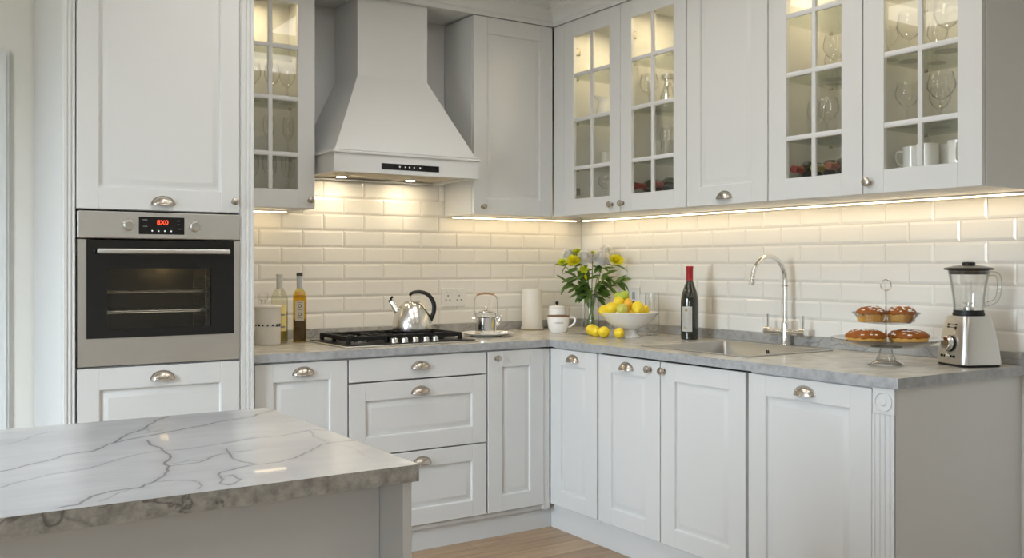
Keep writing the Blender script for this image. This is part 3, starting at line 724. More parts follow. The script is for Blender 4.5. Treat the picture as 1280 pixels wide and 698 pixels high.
mk_each('overflow_slot', bm, dark_hole, of)

tp = thing('tap', 'tall chrome swan-neck mixer tap behind the sink', 'tap', (3.318, 2.862, .9104))
bm = nb(); lathe(bm, [(.026, 0), (.026, .004), (.019, .007), (.018, .095), (.016, .105), (.0125, .112), (.0125, .116)], 28); tb = mk('tap_body', bm, chrome, tp)
bm = nb(); R0 = .104; zc = .288
pts = [(0, 0, .112), (0, 0, .17), (0, 0, .23)] + [tuple(p) for p in arc((-R0, 0, zc), R0, 0, PI*.97, 26, (1, 0, 0), (0, 0, 1))]
tube(bm, pts, .0105, 16); mk('spout', bm, chrome, tp)
e = Vector(pts[-1]); e0 = Vector(pts[-2]); dirn = (e-e0).normalized()
bm = nb(); tube(bm, [e-dirn*.002, e+dirn*.004, e+dirn*.030], [.0125, .0138, .0138], 18); mk('spout_tip', bm, chrome, tp)
bm = nb(); tube(bm, [(0, 0, .26), (0, 0, .268)], .0122, 16); mk('collar', bm, nickel, tp)
bm = nb(); tube(bm, [(0, .09, .060), (0, -.09, .060)], .0145, 18); mk('crossbar', bm, chrome, tp)
for sgn in (1, -1):
    bm = nb(); tube(bm, [(0, sgn*.082, .060), (0, sgn*.085, .060), (0, sgn*.112, .060), (0, sgn*.114, .060)], [.015, .019, .019, .017], 22)
    tube(bm, [(0, sgn*.099, .072), (0, sgn*.099, .135)], [.0042, .0050], 10); mk('lever', bm, chrome, tp)

# ================================================================== SOCKETS
def socket(loc, rz, n, label):
    w, hh = (.142 if n == 2 else .082), .098
    t = thing('power_socket', label, 'socket', loc, rz)
    bm = nb(); box(bm, -w/2, w/2, -.009, 0, -hh/2, hh/2, .003); p = mk('face_plate', bm, plastic_w, t)
    for k in range(n):
        cx = 0 if n == 1 else (-.034 if k == 0 else .034)
        bm = nb()
        if n == 2:
            for (x, z, a, b_) in ((0, .010, .0035, .006), (-.012, -.012, .0055, .0035), (.012, -.012, .0055, .0035)): box(bm, cx+x-a/2-.0012, cx+x+a/2+.0012, -.0096, -.0088, z-b_/2-.001, z+b_/2+.001)
            mk_each('pin_hole', bm, dark_hole, p)
            bm = nb(); box(bm, cx-.008, cx+.008, -.0125, -.009, .026, .038, .002); mk('switch', bm, plastic_w, p)
        else:
            box(bm, -.012, .012, -.013, -.009, -.018, .022, .002); mk('switch', bm, mat('grey_switch', (.38, .42, .48), .4), p)
socket((2.520, 4.4205, 1.092), 0, 2, 'white double power socket on the tiles behind the hob')
socket((3.3805, 3.946, 1.098), RZ, 1, 'white single switch plate on the tiles behind the fruit bowl')

# ================================================================== ITEMS ON THE WORKTOP
Z = .9104
def solid_lathe(name, prof, m, parent, seg=36, loc=None, **k):
    bm = nb(); lathe(bm, prof, seg, **k); return mk(name, bm, m, parent, loc=loc)
def shell(prof, t):
    """closed thin-walled profile from an outer one: outer up, inner down"""
    return prof + [(max(r-t, 1e-4), z) for r, z in reversed(prof)][:-1] + [(1e-4, prof[0][1]+t)]
# greige crock with lid
t = thing('storage_crock', 'greige lidded crock with a cut-out metal band beside the oven tower', 'canister', (1.426, 4.170, Z))
solid_lathe('body', [(.001, 0), (.053, 0), (.056, .004), (.056, .080)], greige, t)
solid_lathe('upper_body', [(.056, .094), (.056, .094), (.0565, .164), (.001, .164)], greige, t)
solid_lathe('metal_band', [(.0555, .080), (.0555, .094)], polished, t)
bm = nb()
for k in range(16):
    a = 2*PI*k/16; a1 = a+(.12 if k % 3 else .2)
    for z0, z1 in ((.083, .0915),):
        vs = [bm.verts.new((.0567*math.cos(q), .0567*math.sin(q), z)) for q, z in ((a, z0), (a1, z0), (a1, z1), (a, z1))]; bm.faces.new(vs)
bmesh.ops.solidify(bm, geom=bm.faces, thickness=.0008)
mk_each('band_cutout', bm, mat('band_dark', (.05, .04, .03), .4), t)
solid_lathe('lid', [(.001, .164), (.0595, .164), (.061, .167), (.061, .172), (.058, .176), (.001, .177)], cream_c, t)
# stoppered small bottle behind crock
t = thing('decanter', 'small clear stoppered bottle peeping out behind the greige crock', 'bottle', (1.445, 4.285, Z))
solid_lathe('glass_body', [(.001, 0), (.034, 0), (.036, .004), (.036, .13), (.030, .155), (.014, .172), (.012, .188), (.016, .192)], ware_g, t, cap1=False)
solid_lathe('stopper', [(.010, .180), (.012, .193), (.020, .197), (.021, .222), (.016, .228), (.001, .230)], jar_g, t)
# white wine bottle
t = thing('wine_bottle', 'clear bottle of pale white wine behind the crock', 'bottle', (1.500, 4.225, Z))
solid_lathe('glass', [(.001, 0), (.034, 0), (.037, .004), (.037, .190), (.0355, .208), (.030, .226), (.021, .240), (.0145, .250), (.0135, .30), (.0135, .306)], glass('bottle_clear', (.90, .90, .80), (.42, .42, .3), 1.5), t)
solid_lathe('wine', [(.001, .004), (.033, .006), (.034, .14), (.001, .1401)], glass('white_wine', (.86, .76, .38), (.75, .6, .22), .5), t)
solid_lathe('capsule', [(.0146, .245), (.0143, .304), (.0152, .305), (.0152, .312), (.001, .3125)], mat('silver_foil', (.62, .60, .56), .35, .8), t)
bm = nb(); N = 14
rg = [[Vector((.0376*math.cos(a), .0376*math.sin(a), z)) for a in [math.radians(195+110*k/N) for k in range(N+1)]] for z in (.055, .175)]
quadloft(bm, rg, closed=False); mk('label', bm, mat('yellow_label', (.80, .66, .25), .5), t)
bm = nb()
for z in (.125, .07):
    rg = [[Vector((.038*math.cos(a), .038*math.sin(a), zz)) for a in [math.radians(250+40*k/6) for k in range(7)]] for zz in (z, z+.008)]
    quadloft(bm, rg, closed=False)
mk_each('label_print', bm, greyp, t)
# olive oil bottle: rounded square body
t = thing('oil_bottle', 'tall square bottle of golden olive oil left of the hob', 'bottle', (1.590, 4.210, Z), math.radians(-20))
oilg = glass('oil_glass', (.93, .82, .42), (.50, .33, .06), 1.4, .55)
bm = nb(); quadloft(bm, [rr(.028, .028, .010, 0), rr(.031, .031, .012, .004), rr(.031, .031, .012, .205), rr(.0295, .0295, .014, .220), rr(.024, .024, .016, .233), rr(.016, .016, .0145, .243), rr(.0118, .0118, .0115, .252), rr(.0115, .0115, .011, .305)], True, True)
mk('glass', bm, oilg, t)
bm = nb(); quadloft(bm, [rr(.027, .027, .010, .005), rr(.027, .027, .010, .105)], True, True); mk('oil', bm, mat('dark_oil', (.055, .028, .006), .12), t)
bm = nb(); quadloft(bm, [rr(.027, .027, .010, .106), rr(.027, .027, .010, .205), rr(.018, .018, .014, .232)], True, True); mk('oil_top', bm, glass('oil_amber', (.92, .76, .22), (.75, .5, .08), .6), t)
solid_lathe('capsule', [(.0135, .248), (.0135, .305)], mat('foil_grey', (.55, .55, .55), .35, .5), t, cap0=False)
solid_lathe('cap', [(.0138, .305), (.0145, .306), (.0145, .318), (.012, .320), (.001, .320)], mat('black_cap', (.05, .045, .035), .4), t)
bm = nb(); box(bm, -.020, .020, -.0322, -.0312, .100, .192, .0004); lb = mk('label', bm, mat('oil_label', (.55, .50, .38), .55), t)
bm = nb()
for (zc_, ro) in ((.168, .0085), (.130, .0085)):
    m = Matrix.Rotation(PI/2, 4, 'X'); lathe(bm, [(ro, 0), (ro, .0004), (ro*.6, .0004), (ro*.6, 0)], 18, c=(0, -.0323, zc_), mtx=m, cap0=False, cap1=False)
for z in (.182, .150, .112): box(bm, -.012, .012, -.0328, -.0322, z, z+.002)
mk_each('label_emblem', bm, mat('label_brown', (.10, .07, .04), .5), lb)

# steel kettle on the hob
t = thing('kettle', 'shiny steel whistling kettle with black arched handle on the hob', 'kettle', (2.080, 4.035, .9525), math.radians(-31))
bm = nb(); pr = [(.001, 0), (.087, 0), (.093, .004), (.095, .016), (.0925, .045), (.084, .076), (.071, .103), (.056, .124), (.043, .135), (.038, .137)]
lathe(bm, pr, 48); mk('kettle_body', bm, polished, t)
solid_lathe('lid', [(.036, .137), (.037, .140), (.030, .143), (.001, .144)], polished, t)
bm = nb(); tube(bm, [(-.062, 0, .088), (-.076, 0, .107), (-.090, 0, .127), (-.103, 0, .145)], [.022, .018, .0135, .0095], 20); mk('spout', bm, polished, t)
bm = nb(); tube(bm, [(-.101, 0, .142), (-.106, 0, .149)], .0102, 12); tube(bm, [(-.104, 0, .149), (-.098, 0, .158), (-.092, 0, .163)], [.004, .0045, .006], 8); mk('whistle', bm, blackp, t)
bm = nb(); hp = smooth_path([(-.012, 0, .168), (.0, 0, .181), (.035, 0, .186), (.075, 0, .172), (.100, 0, .135), (.102, 0, .095), (.090, 0, .062), (.083, 0, .045)], 5)
rings = []
for i, p in enumerate(hp):
    tg = (hp[min(i+1, len(hp)-1)]-hp[max(i-1, 0)]).normalized(); nn = Vector((0, 1, 0)).cross(tg); hw = .0085*(.6 if i == 0 else 1); hh = .0065 + .004*min(1, i/18)
    rings.append([p + Vector((0, 1, 0))*hw*1.3*math.cos(a) + nn*hh*math.sin(a) for a in [2*PI*k/12 for k in range(12)]])
quadloft(bm, rings, True, True); mk('handle', bm, blackp, t)
bm = nb(); tube(bm, [(-.010, 0, .165), (-.004, 0, .135)], .004, 8); mk('handle_bracket', bm, polished, t)

# plate with little teapot
t = tag(mk('plate', (lambda b: (lathe(b, [(.001, .001), (.070, .001), (.075, .0), (.080, .004), (.120, .012), (.131, .017), (.131, .019), (.118, .016), (.078, .008), (.001, .007)], 48), b)[1])(nb()), white_c, loc=(2.513, 4.060, Z)), 'flat white plate under the glass and steel teapot', 'plate')
t = thing('teapot', 'small chrome and glass teapot with tall hooped handle on the white plate', 'teapot', (2.520, 4.085, Z+.008), math.radians(-33))
solid_lathe('steel_body', [(.001, 0), (.052, 0), (.055, .003), (.055, .082), (.053, .084)], chrome, t, cap1=False)
solid_lathe('glass_top', [(.052, .084), (.054, .098), (.050, .106), (.030, .112)], ware_g, t, cap0=False, cap1=False)
solid_lathe('lid', [(.036, .110), (.037, .114), (.020, .120), (.006, .122), (.006, .128), (.011, .131), (.010, .137), (.001, .138)], chrome, t)
bm = nb(); hoop = smooth_path([(-.055, 0, .09), (-.057, 0, .13), (-.056, 0, .175), (-.046, 0, .195), (-.02, 0, .203), (.02, 0, .203), (.046, 0, .195), (.056, 0, .175), (.057, 0, .13), (.055, 0, .09)], 5); tube(bm, hoop, .0028, 8); mk('handle', bm, chrome, t)
bm = nb(); tube(bm, smooth_path([(-.045, 0, .1955), (-.02, 0, .203), (.02, 0, .203), (.045, 0, .1955)], 5), .0055, 10); mk('handle_grip', bm, mat('wood_grip', (.42, .24, .12), .45), t)
bm = nb(); tube(bm, smooth_path([(.050, 0, .045), (.066, 0, .062), (.072, 0, .085), (.080, 0, .096)], 4), [.011]*4+[.009]*4+[.0065]*4+[.005], 12); mk('spout', bm, chrome, t)
bm = nb(); tube(bm, [(-.068, 0, .080), (-.052, 0, .080)], .005, 10); tube(bm, [(.052, 0, .083), (.064, 0, .083)], .005, 10); mk_each('lug', bm, chrome, t)
for (dx, dy, rz, lab) in ((-.085, -.045, .4, 'wrapped biscuit on the left rim of the white plate'), (.070, -.055, -.5, 'small teaspoon-like clip on the right rim of the white plate')):
    bm = nb(); tube(bm, smooth_path([(-.022, 0, .004), (-.01, .002, .006), (.01, -.002, .006), (.022, 0, .004)], 3), [.002, .004, .006, .006, .005, .005, .006, .006, .004, .002], 8)
    tag(mk('biscuit' if dx < 0 else 'teaspoon', bm, mat('gold_wrap', (.45, .30, .10), .4) if dx < 0 else polished, loc=(2.513+dx, 4.06+dy, Z+.0125), rot=(0, 0, rz)), lab, 'biscuit' if dx < 0 else 'spoon')

# tall cream canister
t = thing('canister', 'tall plain cream canister standing in the corner left of the mug', 'canister', (2.965, 4.325, Z))
solid_lathe('body', [(.001, .006), (.061, .006), (.061, .012), (.0575, .018), (.055, .215), (.053, .222), (.050, .224), (.001, .224)], cream_c, t)
solid_lathe('base_ring', [(.001, 0), (.062, 0), (.062, .006), (.001, .0061)], mat('tan_ring', (.40, .30, .20), .5), t)
# sugar jar behind mug
t = thing('sugar_jar', 'small white lidded jar with a black knob behind the lettered mug', 'jar', (3.042, 4.197, Z))
solid_lathe('jar_body', [(.001, 0), (.042, 0), (.045, .004), (.045, .118), (.042, .122)], white_c, t)
solid_lathe('lid', [(.044, .122), (.0455, .124), (.0455, .129), (.039, .133), (.012, .137), (.001, .1375)], white_c, t)
solid_lathe('lid_knob', [(.004, .137), (.004, .141), (.0085, .145), (.0095, .151), (.006, .157), (.001, .158)], blackp, t)
# lettered mug
t = thing('mug', 'large white mug with brown wooden rim and small lettering', 'mug', (2.962, 4.075, Z), math.radians(-36))
mp = [(.001, 0), (.040, 0), (.044, .004), (.052, .025), (.0575, .055), (.058, .082)]
solid_lathe('mug_body', mp + [(.054, .082), (.050, .03), (.001, .012)], white_c, t, 44)
solid_lathe('wooden_rim', [(.053, .082), (.0586, .082), (.0586, .0895), (.053, .0895), (.053, .082)], mat('rim_wood', (.20, .10, .05), .45), t, 44, cap0=False, cap1=False)
bm = nb(); tube(bm, smooth_path([(.055, 0, .078), (.076, 0, .080), (.089, 0, .068), (.084, 0, .048), (.066, 0, .032), (.051, 0, .027)], 5), .0055, 10); mk('handle', bm, white_c, t)
text_part('lettering', 'C EMEVIR', .0125, mat('grey_lettering', (.16, .15, .14), .5), t, (0, 0, .052), (PI/2, 0, 0), bend=.0578)

# vase and flowers
vase_g = glass('vase_glass', (.99, .992, .99), (.62, .64, .62), 2.4, .5)
VX, VY = 3.235, 4.140
t = thing('vase', 'clear flared glass vase of water holding the flowers', 'vase', (VX, VY, Z))
solid_lathe('vase_glass', [(.001, 0), (.046, 0), (.048, .004), (.044, .04), (.040, .10), (.042, .16), (.050, .212), (.051, .215), (.0485, .214), (.040, .16), (.038, .10), (.042, .04), (.044, .012), (.001, .010)], vase_g, t, 36)
solid_lathe('water', [(.001, .0115), (.042, .0125), (.0405, .04), (.037, .10), (.0375, .115), (.001, .1155)], glass('water', (.98, .985, .97), (.8, .83, .78), .5), t)
Rv = Vector((.8364, -.548, 0)); Fv = Vector((.548, .8364, 0))
green = mat('leaf_green', (.13, .24, .045), .5, var=.3, vscale=30); stemg = mat('stem_green', (.24, .38, .08), .5, var=.2, vscale=30)
yel = mat('petal_yellow', (.86, .80, .02), .5, var=.12, vscale=30); whi = mat('petal_white', (.97, .965, .94), .55, var=.03, vscale=30)
ygr = mat('petal_lime', (.70, .76, .03), .5, var=.15, vscale=40); ctr = mat('flower_centre', (.42, .40, .03), .6)
for pm_, k_ in ((whi, .25), (yel, .35), (ygr, .35), (green, .3)):
    n_ = pm_.node_tree.nodes; L_ = pm_.node_tree.links; b_ = n_['Principled BSDF']; tl = n_.new('ShaderNodeBsdfTranslucent'); mx_ = n_.new('ShaderNodeMixShader'); mx_.inputs[0].default_value = k_
    L_.new(b_.inputs['Base Color'].links[0].from_socket, tl.inputs['Color']); L_.new(b_.outputs[0], mx_.inputs[1]); L_.new(tl.outputs[0], mx_.inputs[2]); L_.new(mx_.outputs[0], n_['Material Output'].inputs[0])
def petal(bm, base, d, L, wd, cup, up):
    d = d.normalized(); side = d.cross(up)
    if side.length < .1: side = d.cross(Vector((1, 0, 0)))
    side.normalize(); nrm = side.cross(d)
    rows = []
    for k in range(5):
        s = k/4; hw = wd*math.sin(PI*(.12+.80*s))**.8*(1 if k < 4 else .5)
        c = base + d*L*s + nrm*cup*L*(s*s)
        rows.append([c - side*hw + nrm*hw*.25, c, c + side*hw + nrm*hw*.25])
    quadloft(bm, rows, closed=False)
def blossom_bm(kind, ax, rad, rnd):
    bm = nb(); ax = ax.normalized()
    a = ax.cross(Vector((0, 0, 1)));
    if a.length < .05: a = Vector((1, 0, 0))
    a.normalize(); b = ax.cross(a)
    if kind == 'pom':
        n = 150; lathe(bm, [(.001, -rad*.55), (rad*.42, -rad*.36), (rad*.57, 0), (rad*.42, rad*.36), (.001, rad*.55)], 14)
        for i in range(n):
            u = 1-1.55*(i+.5)/n; ph = i*2.39996; s = math.sqrt(max(0, 1-u*u)); d = ax*u + (a*math.cos(ph)+b*math.sin(ph))*s
            petal(bm, d*rad*.38, d+Vector([rnd.uniform(-.25, .25) for _ in range(3)]), rad*.68*rnd.uniform(.85, 1.08), rad*.20, .25, ax+Vector((.01, .02, .03)))
    elif kind == 'bud':
        for i in range(7):
            ph = i*2*PI/7; d = ax + (a*math.cos(ph)+b*math.sin(ph))*.22
            petal(bm, ax*0 + (a*math.cos(ph)+b*math.sin(ph))*rad*.15, d, rad*2.0, rad*.34, -.15, a*math.cos(ph)+b*math.sin(ph))
    else:
        for lay, (n, el, L) in enumerate(((13, .18, 1.0), (12, .5, .92), (9, .9, .75), (6, 1.25, .55))):
            for i in range(n):
                ph = 2*PI*(i+.5*lay)/n + rnd.uniform(-.1, .1); d = (a*math.cos(ph)+b*math.sin(ph))*math.cos(el) + ax*math.sin(el)
                petal(bm, d*rad*.12, d, rad*L*rnd.uniform(.9, 1.05), rad*.19, .12, ax)
    return bm
def flower(px, py, off, kind, rad, m, label, group, seed):
    rnd = random.Random(seed); d = 5.20+off
    tx = (px-640)/1192.78; hx = (Fv+Rv*tx)*d; hz = 1.2666+(331.23-py)*d/1192.78
    hd = Vector((hx.x, hx.y, hz)); base = Vector((VX, VY, Z))
    t = thing('cut_flower', label, 'flower', (VX, VY, Z), 0, group)
    h = hd-base; out = Vector((h.x, h.y, 0)); on = out.normalized() if out.length > .001 else Rv
    ft = -on*.024 + Vector((rnd.uniform(-.008, .008), rnd.uniform(-.008, .008), .016))
    rimp = on*min(.028, out.length*.3) + Vector((0, 0, .205))
    ax = (h - rimp).normalized()*.6 - Fv*.55 + Vector((0, 0, .45)) if kind != 'bud' else (h-rimp).normalized()
    path = smooth_path([ft, (ft+rimp)/2, rimp, rimp.lerp(h, .55)+Vector((0, 0, .01)), h - ax.normalized()*.004], 5)
    bm = nb(); tube(bm, path, .0026, 7); mk('stem', bm, stemg, t)
    bm = blossom_bm(kind, ax, rad, rnd); mk('blossom', bm, m, t, loc=h)
    if kind == 'daisy':
        bm = nb(); lathe(bm, [(.001, -.002), (rad*.28, 0), (rad*.24, rad*.18), (.001, rad*.26)], 12, mtx=ax.to_track_quat('Z', 'Y').to_matrix().to_4x4(), c=h+ax.normalized()*rad*.12); mk('flower_centre', bm, ctr, t)
    for k in range(rnd.choice((6, 7, 8))):
        i = rnd.randint(9, len(path)-3); p = path[i]; a = rnd.uniform(0, 2*PI)
        dd = on*.8 + Vector((math.cos(a), math.sin(a), 0))*.8 + Vector((0, 0, rnd.uniform(-.45, .35)))
        dd -= Fv*max(0, dd.dot(Fv))*.6
        bm = nb(); petal(bm, p, dd, rnd.uniform(.05, .085), rnd.uniform(.012, .018), rnd.uniform(-.5, .1), Vector((0, 0, 1))-Fv*.4); mk('leaf', bm, green, t)
    return t
FL = [(703, 329, -.03, 'daisy', .028, ygr, 'yellow-green bloom at the far left of the bouquet', 'yellow flowers in the vase'),
      (717, 328, -.07, 'daisy', .043, yel, 'yellow bloom just right of the leftmost one', 'yellow flowers in the vase'),
      (721, 316, -.03, 'daisy', .025, ygr, 'small yellow-green bloom at the top left of the bouquet', 'yellow flowers in the vase'),
      (730, 338, -.09, 'daisy', .027, ygr, 'low yellow-green bloom half hidden under the white ones', 'yellow flowers in the vase'),
      (741, 319, -.02, 'daisy', .026, ygr, 'pale yellow bloom between the white heads at the top centre', 'yellow flowers in the vase'),
      (770, 327, -.08, 'daisy', .043, yel, 'large bright yellow bloom at the right of the bouquet', 'yellow flowers in the vase'),
      (733, 349, -.09, 'bud', .017, yel, 'long closed yellow bud hanging in the middle of the bouquet', 'yellow flowers in the vase'),
      (711, 320, .0, 'pom', .040, whi, 'shaggy white chrysanthemum at the upper left', 'white chrysanthemums in the vase'),
      (731, 323, -.05, 'pom', .044, whi, 'shaggy white chrysanthemum left of the middle', 'white chrysanthemums in the vase'),
      (752, 324, -.05, 'pom', .050, whi, 'largest shaggy white chrysanthemum right of the middle', 'white chrysanthemums in the vase'),
      (757, 315, .0, 'pom', .036, whi, 'small white chrysanthemum topping the right side', 'white chrysanthemums in the vase')]
for i, a in enumerate(FL): flower(*a, 11+i)
# leafy sprays: long leaves either side
for i, (dx, dz, lab) in enumerate(((-.125, .255, 'leafy green spray reaching left out of the vase'), (.150, .262, 'leafy green spray reaching right out of the vase'), (-.02, .30, 'upright leafy green spray in the middle of the vase'), (.07, .30, 'leafy green spray leaning between middle and right'), (-.09, .29, 'leafy green spray leaning between middle and left'))):
    rnd = random.Random(50+i); t = thing('leafy_stem', lab, 'foliage', (VX, VY, Z), 0, 'green foliage in the vase')
    on = Rv*(1 if dx > 0 else -1); h = Rv*dx - Fv*.05 + Vector((0, 0, dz)); rimp = on*.03 + Vector((0, 0, .2))
    path = smooth_path([-on*.02+Vector((0, 0, .016)), (rimp-on*.02)/2, rimp, h], 6)
    bm = nb(); tube(bm, path, .0022, 6); mk('stem', bm, stemg, t)
    for k in range(9):
        p = path[min(len(path)-1, 11+k)]; sgn = 1 if k % 2 else -1
        dd = on*rnd.uniform(.4, 1) + Vector((0, 0, sgn*rnd.uniform(.1, .7)-.1)) - Fv*rnd.uniform(-.1, .5)
        bm = nb(); petal(bm, p, dd, rnd.uniform(.055, .09), rnd.uniform(.013, .019), rnd.uniform(-.4, .1), Vector((0, 0, 1))-Fv*.5); mk('leaf', bm, green, t)

# fruit bowl and fruit
BX, BY = 3.060, 3.618
t = thing('fruit_bowl', 'white footed ceramic bowl piled with lemons and limes', 'bowl', (BX, BY, Z))
solid_lathe('bowl', [(.020, .034), (.040, .038), (.075, .052), (.108, .075), (.134, .108), (.147, .119), (.150, .122), (.146, .124), (.130, .114), (.102, .082), (.070, .060), (.001, .047)], white_c, t, 56)
solid_lathe('foot', [(.001, 0), (.056, 0), (.056, .004), (.046, .010), (.038, .020), (.037, .037), (.001, .038)], white_c, t, 40)
lemon_m = mat('lemon_peel', (.93, .69, .03), .42, bump=.35, bscale=260, var=.06, vscale=25)
lime_m = mat('lime_peel', (.42, .52, .05), .42, bump=.3, bscale=260, var=.2, vscale=22)
pale_m = mat('green_lemon_peel', (.62, .60, .12), .42, bump=.3, bscale=240, var=.2, vscale=22)
brown_m = mat('dark_fig', (.07, .045, .025), .5, var=.2)
stub_m = mat('fruit_stub', (.20, .22, .05), .6)
def fruit(name, label, cat, m, loc, r, el, rot, group):
    t = thing(name, label, cat, loc, 0, group); mt = Matrix.Rotation(rot[2], 4, 'Z') @ Matrix.Rotation(rot[1], 4, 'Y')
    bm = nb(); pr = []
    for k in range(15):
        a = -PI/2 + PI*k/14; pr.append((r*math.cos(a), r*el*math.sin(a)))
    if cat in ('lemon', 'lime'): pr = [(.001, -r*el*1.16), (r*.16, -r*el*1.10)] + pr[1:-1] + [(r*.15, r*el*1.08), (.001, r*el*1.12)]
    lathe(bm, pr, 24, mtx=mt); mk('peel', bm, m, t, smooth=60)
    bm = nb(); lathe(bm, [(r*.12, 0), (r*.14, r*.05), (.001, r*.08)], 10, mtx=mt @ Matrix.Translation((0, 0, r*el*(1.10 if cat in ('lemon', 'lime') else .97)))); mk('stalk_scar', bm, stub_m, t)
    return t
def at(px, py, d):
    v = (Fv+Rv*((px-640)/1192.78))*d; return (v.x, v.y, 1.2666-(py-331.23)*d/1192.78)
G1 = 'fruit in the white bowl'
for a in [('lemon', 'lemon at the far left edge of the bowl', 'lemon', lemon_m, at(755, 388.5, 4.69), .026, 1.2, (0, 1.4, .3), G1),
          ('lemon', 'lemon second from the left in the bowl', 'lemon', lemon_m, at(764.5, 385.5, 4.68), .029, 1.15, (0, 1.2, -.8), G1),
          ('green_lemon', 'greenish yellow lemon at the front centre of the bowl', 'lemon', pale_m, at(777.5, 387, 4.62), .0275, 1.1, (0, 1.4, .8), G1),
          ('lemon', 'lemon resting above the greenish one, under the limes', 'lemon', lemon_m, at(773.5, 377.5, 4.68), .0255, 1.15, (0, 1.3, .1), G1),
          ('lime', 'lime at the top left of the fruit pile', 'lime', lime_m, at(773.5, 372.0, 4.735), .025, 1.1, (0, 1.2, 1), G1),
          ('lime', 'lime at the very top of the fruit pile', 'lime', lime_m, at(780, 370.0, 4.70), .0245, 1.12, (0, 1.0, -.2), G1),
          ('lemon', 'upright orange-yellow lemon in the middle of the pile', 'lemon', mat('ripe_lemon_peel', (.86, .50, .05), .42, bump=.35, bscale=260, var=.06), at(784.5, 381.5, 4.68), .0245, 1.38, (0, .25, 0), G1),
          ('fig', 'dark brown fruit tucked behind the right-hand lemons', 'fruit', brown_m, at(792.5, 382, 4.75), .022, 1.0, (0, 0, 0), G1),
          ('lemon', 'big round lemon at the right of the bowl', 'lemon', lemon_m, at(797, 385, 4.66), .031, 1.1, (0, 1.0, .9), G1),
          ('lemon', 'lemon at the far right edge of the bowl', 'lemon', lemon_m, at(805, 388, 4.70), .027, 1.1, (0, 1.3, .5), G1),
          ('lemon', 'lemon at the back of the bowl behind the others', 'lemon', lemon_m, at(788, 386, 4.79), .028, 1.1, (0, 1.4, 1.2), G1)]: fruit(*a)
G2 = 'loose lemons on the worktop'
for a in [('lemon', 'leftmost and rearmost loose lemon on the worktop by the vase', 'lemon', lemon_m, (2.972, 3.800, Z+.0285), .0285, 1.22, (0, PI/2, .2), G2),
          ('lemon', 'small loose lemon second from the left on the worktop', 'lemon', lemon_m, (2.937, 3.722, Z+.026), .026, 1.1, (0, PI/2, 1.0), G2),
          ('lemon', 'loose lemon third from the left on the worktop', 'lemon', lemon_m, (2.929, 3.650, Z+.028), .028, 1.12, (0, PI/2, .7), G2),
          ('lemon', 'single lemon apart from the others beside the bowl foot', 'lemon', lemon_m, (2.970, 3.585, Z+.026), .026, 1.05, (0, PI/2, 1.2), G2)]: fruit(*a)
bm = nb(); quadloft(bm, [[Vector(p)] * 1 + [Vector(q)] for p, q in (((-.045, -.002, .0005), (-.045, .002, .0005)),)] + [[Vector((x, -w_, .002)), Vector((x, w_, .0035))] for x, w_ in ((-.03, .007), (0, .010), (.03, .010), (.05, .008))], closed=False)
bmesh.ops.solidify(bm, geom=bm.faces, thickness=.0015)
kn = thing('paring_knife', 'small dark knife lying beside the loose lemons', 'knife', (2.952, 3.880, Z+.0012), math.radians(-25))
mk('blade', bm, mat('dark_blade', (.12, .12, .12), .3, .8), kn)
bm = nb(); box(bm, .05, .11, -.007, .007, 0, .011, .003); mk('handle', bm, blackp, kn)

# tall tumbler
tumb_g = glass('tumbler_glass', (.985, .988, .985), (.62, .64, .62), 2.6, .5)
t = tag(mk('tumbler', (lambda b: (lathe(b, [(.001, 0), (.030, 0), (.031, .004), (.031, .018), (.034, .03), (.0375, .06), (.0365, .13), (.0345, .215), (.0335, .2155), (.0350, .13), (.0355, .06), (.030, .035), (.015, .024), (.001, .022)], 40), b)[1])(nb()), tumb_g, loc=(3.236, 3.646, Z)), 'tall empty clear glass tumbler between fruit bowl and red wine', 'glass')

# red wine bottle
t = thing('wine_bottle', 'dark red wine bottle with red capsule and white label behind the sink', 'bottle', (3.203, 3.342, Z), 0)
darkg = mat('dark_bottle_glass', (.012, .014, .006), .05, spec=.7, coat=.5)
solid_lathe('glass', [(.001, 0), (.038, 0), (.042, .004), (.042, .175), (.040, .200), (.034, .228), (.024, .258), (.0165, .278), (.0150, .295), (.0150, .300)], darkg, t, 40)
solid_lathe('capsule', [(.0162, .280), (.0160, .335), (.0172, .337), (.0172, .349), (.015, .350), (.001, .350)], mat('red_foil', (.42, .02, .025), .35, .2), t, 28)
bm = nb(); N = 18; a0, a1 = 172, 242
rg = [[Vector((.0428*math.cos(a), .0428*math.sin(a), z)) for a in [math.radians(a0+(a1-a0)*k/N) for k in range(N+1)]] for z in (.040, .158)]
quadloft(bm, rg, closed=False); bmesh.ops.solidify(bm, geom=bm.faces, thickness=.0004); lb = mk('label', bm, mat('paper_label', (.90, .88, .82), .6), t)
bm = nb()
for (z0, z1, b0, b1) in ((.136, .148, 196, 212), (.052, .055, 186, 212), (.060, .062, 184, 202)):
    rg = [[Vector((.0434*math.cos(a), .0434*math.sin(a), z)) for a in [math.radians(b0+(b1-b0)*k/6) for k in range(7)]] for z in (z0, z1)]
    quadloft(bm, rg, closed=False)
mk_each('label_emblem', bm, mat('label_ochre', (.45, .36, .16), .5), lb)

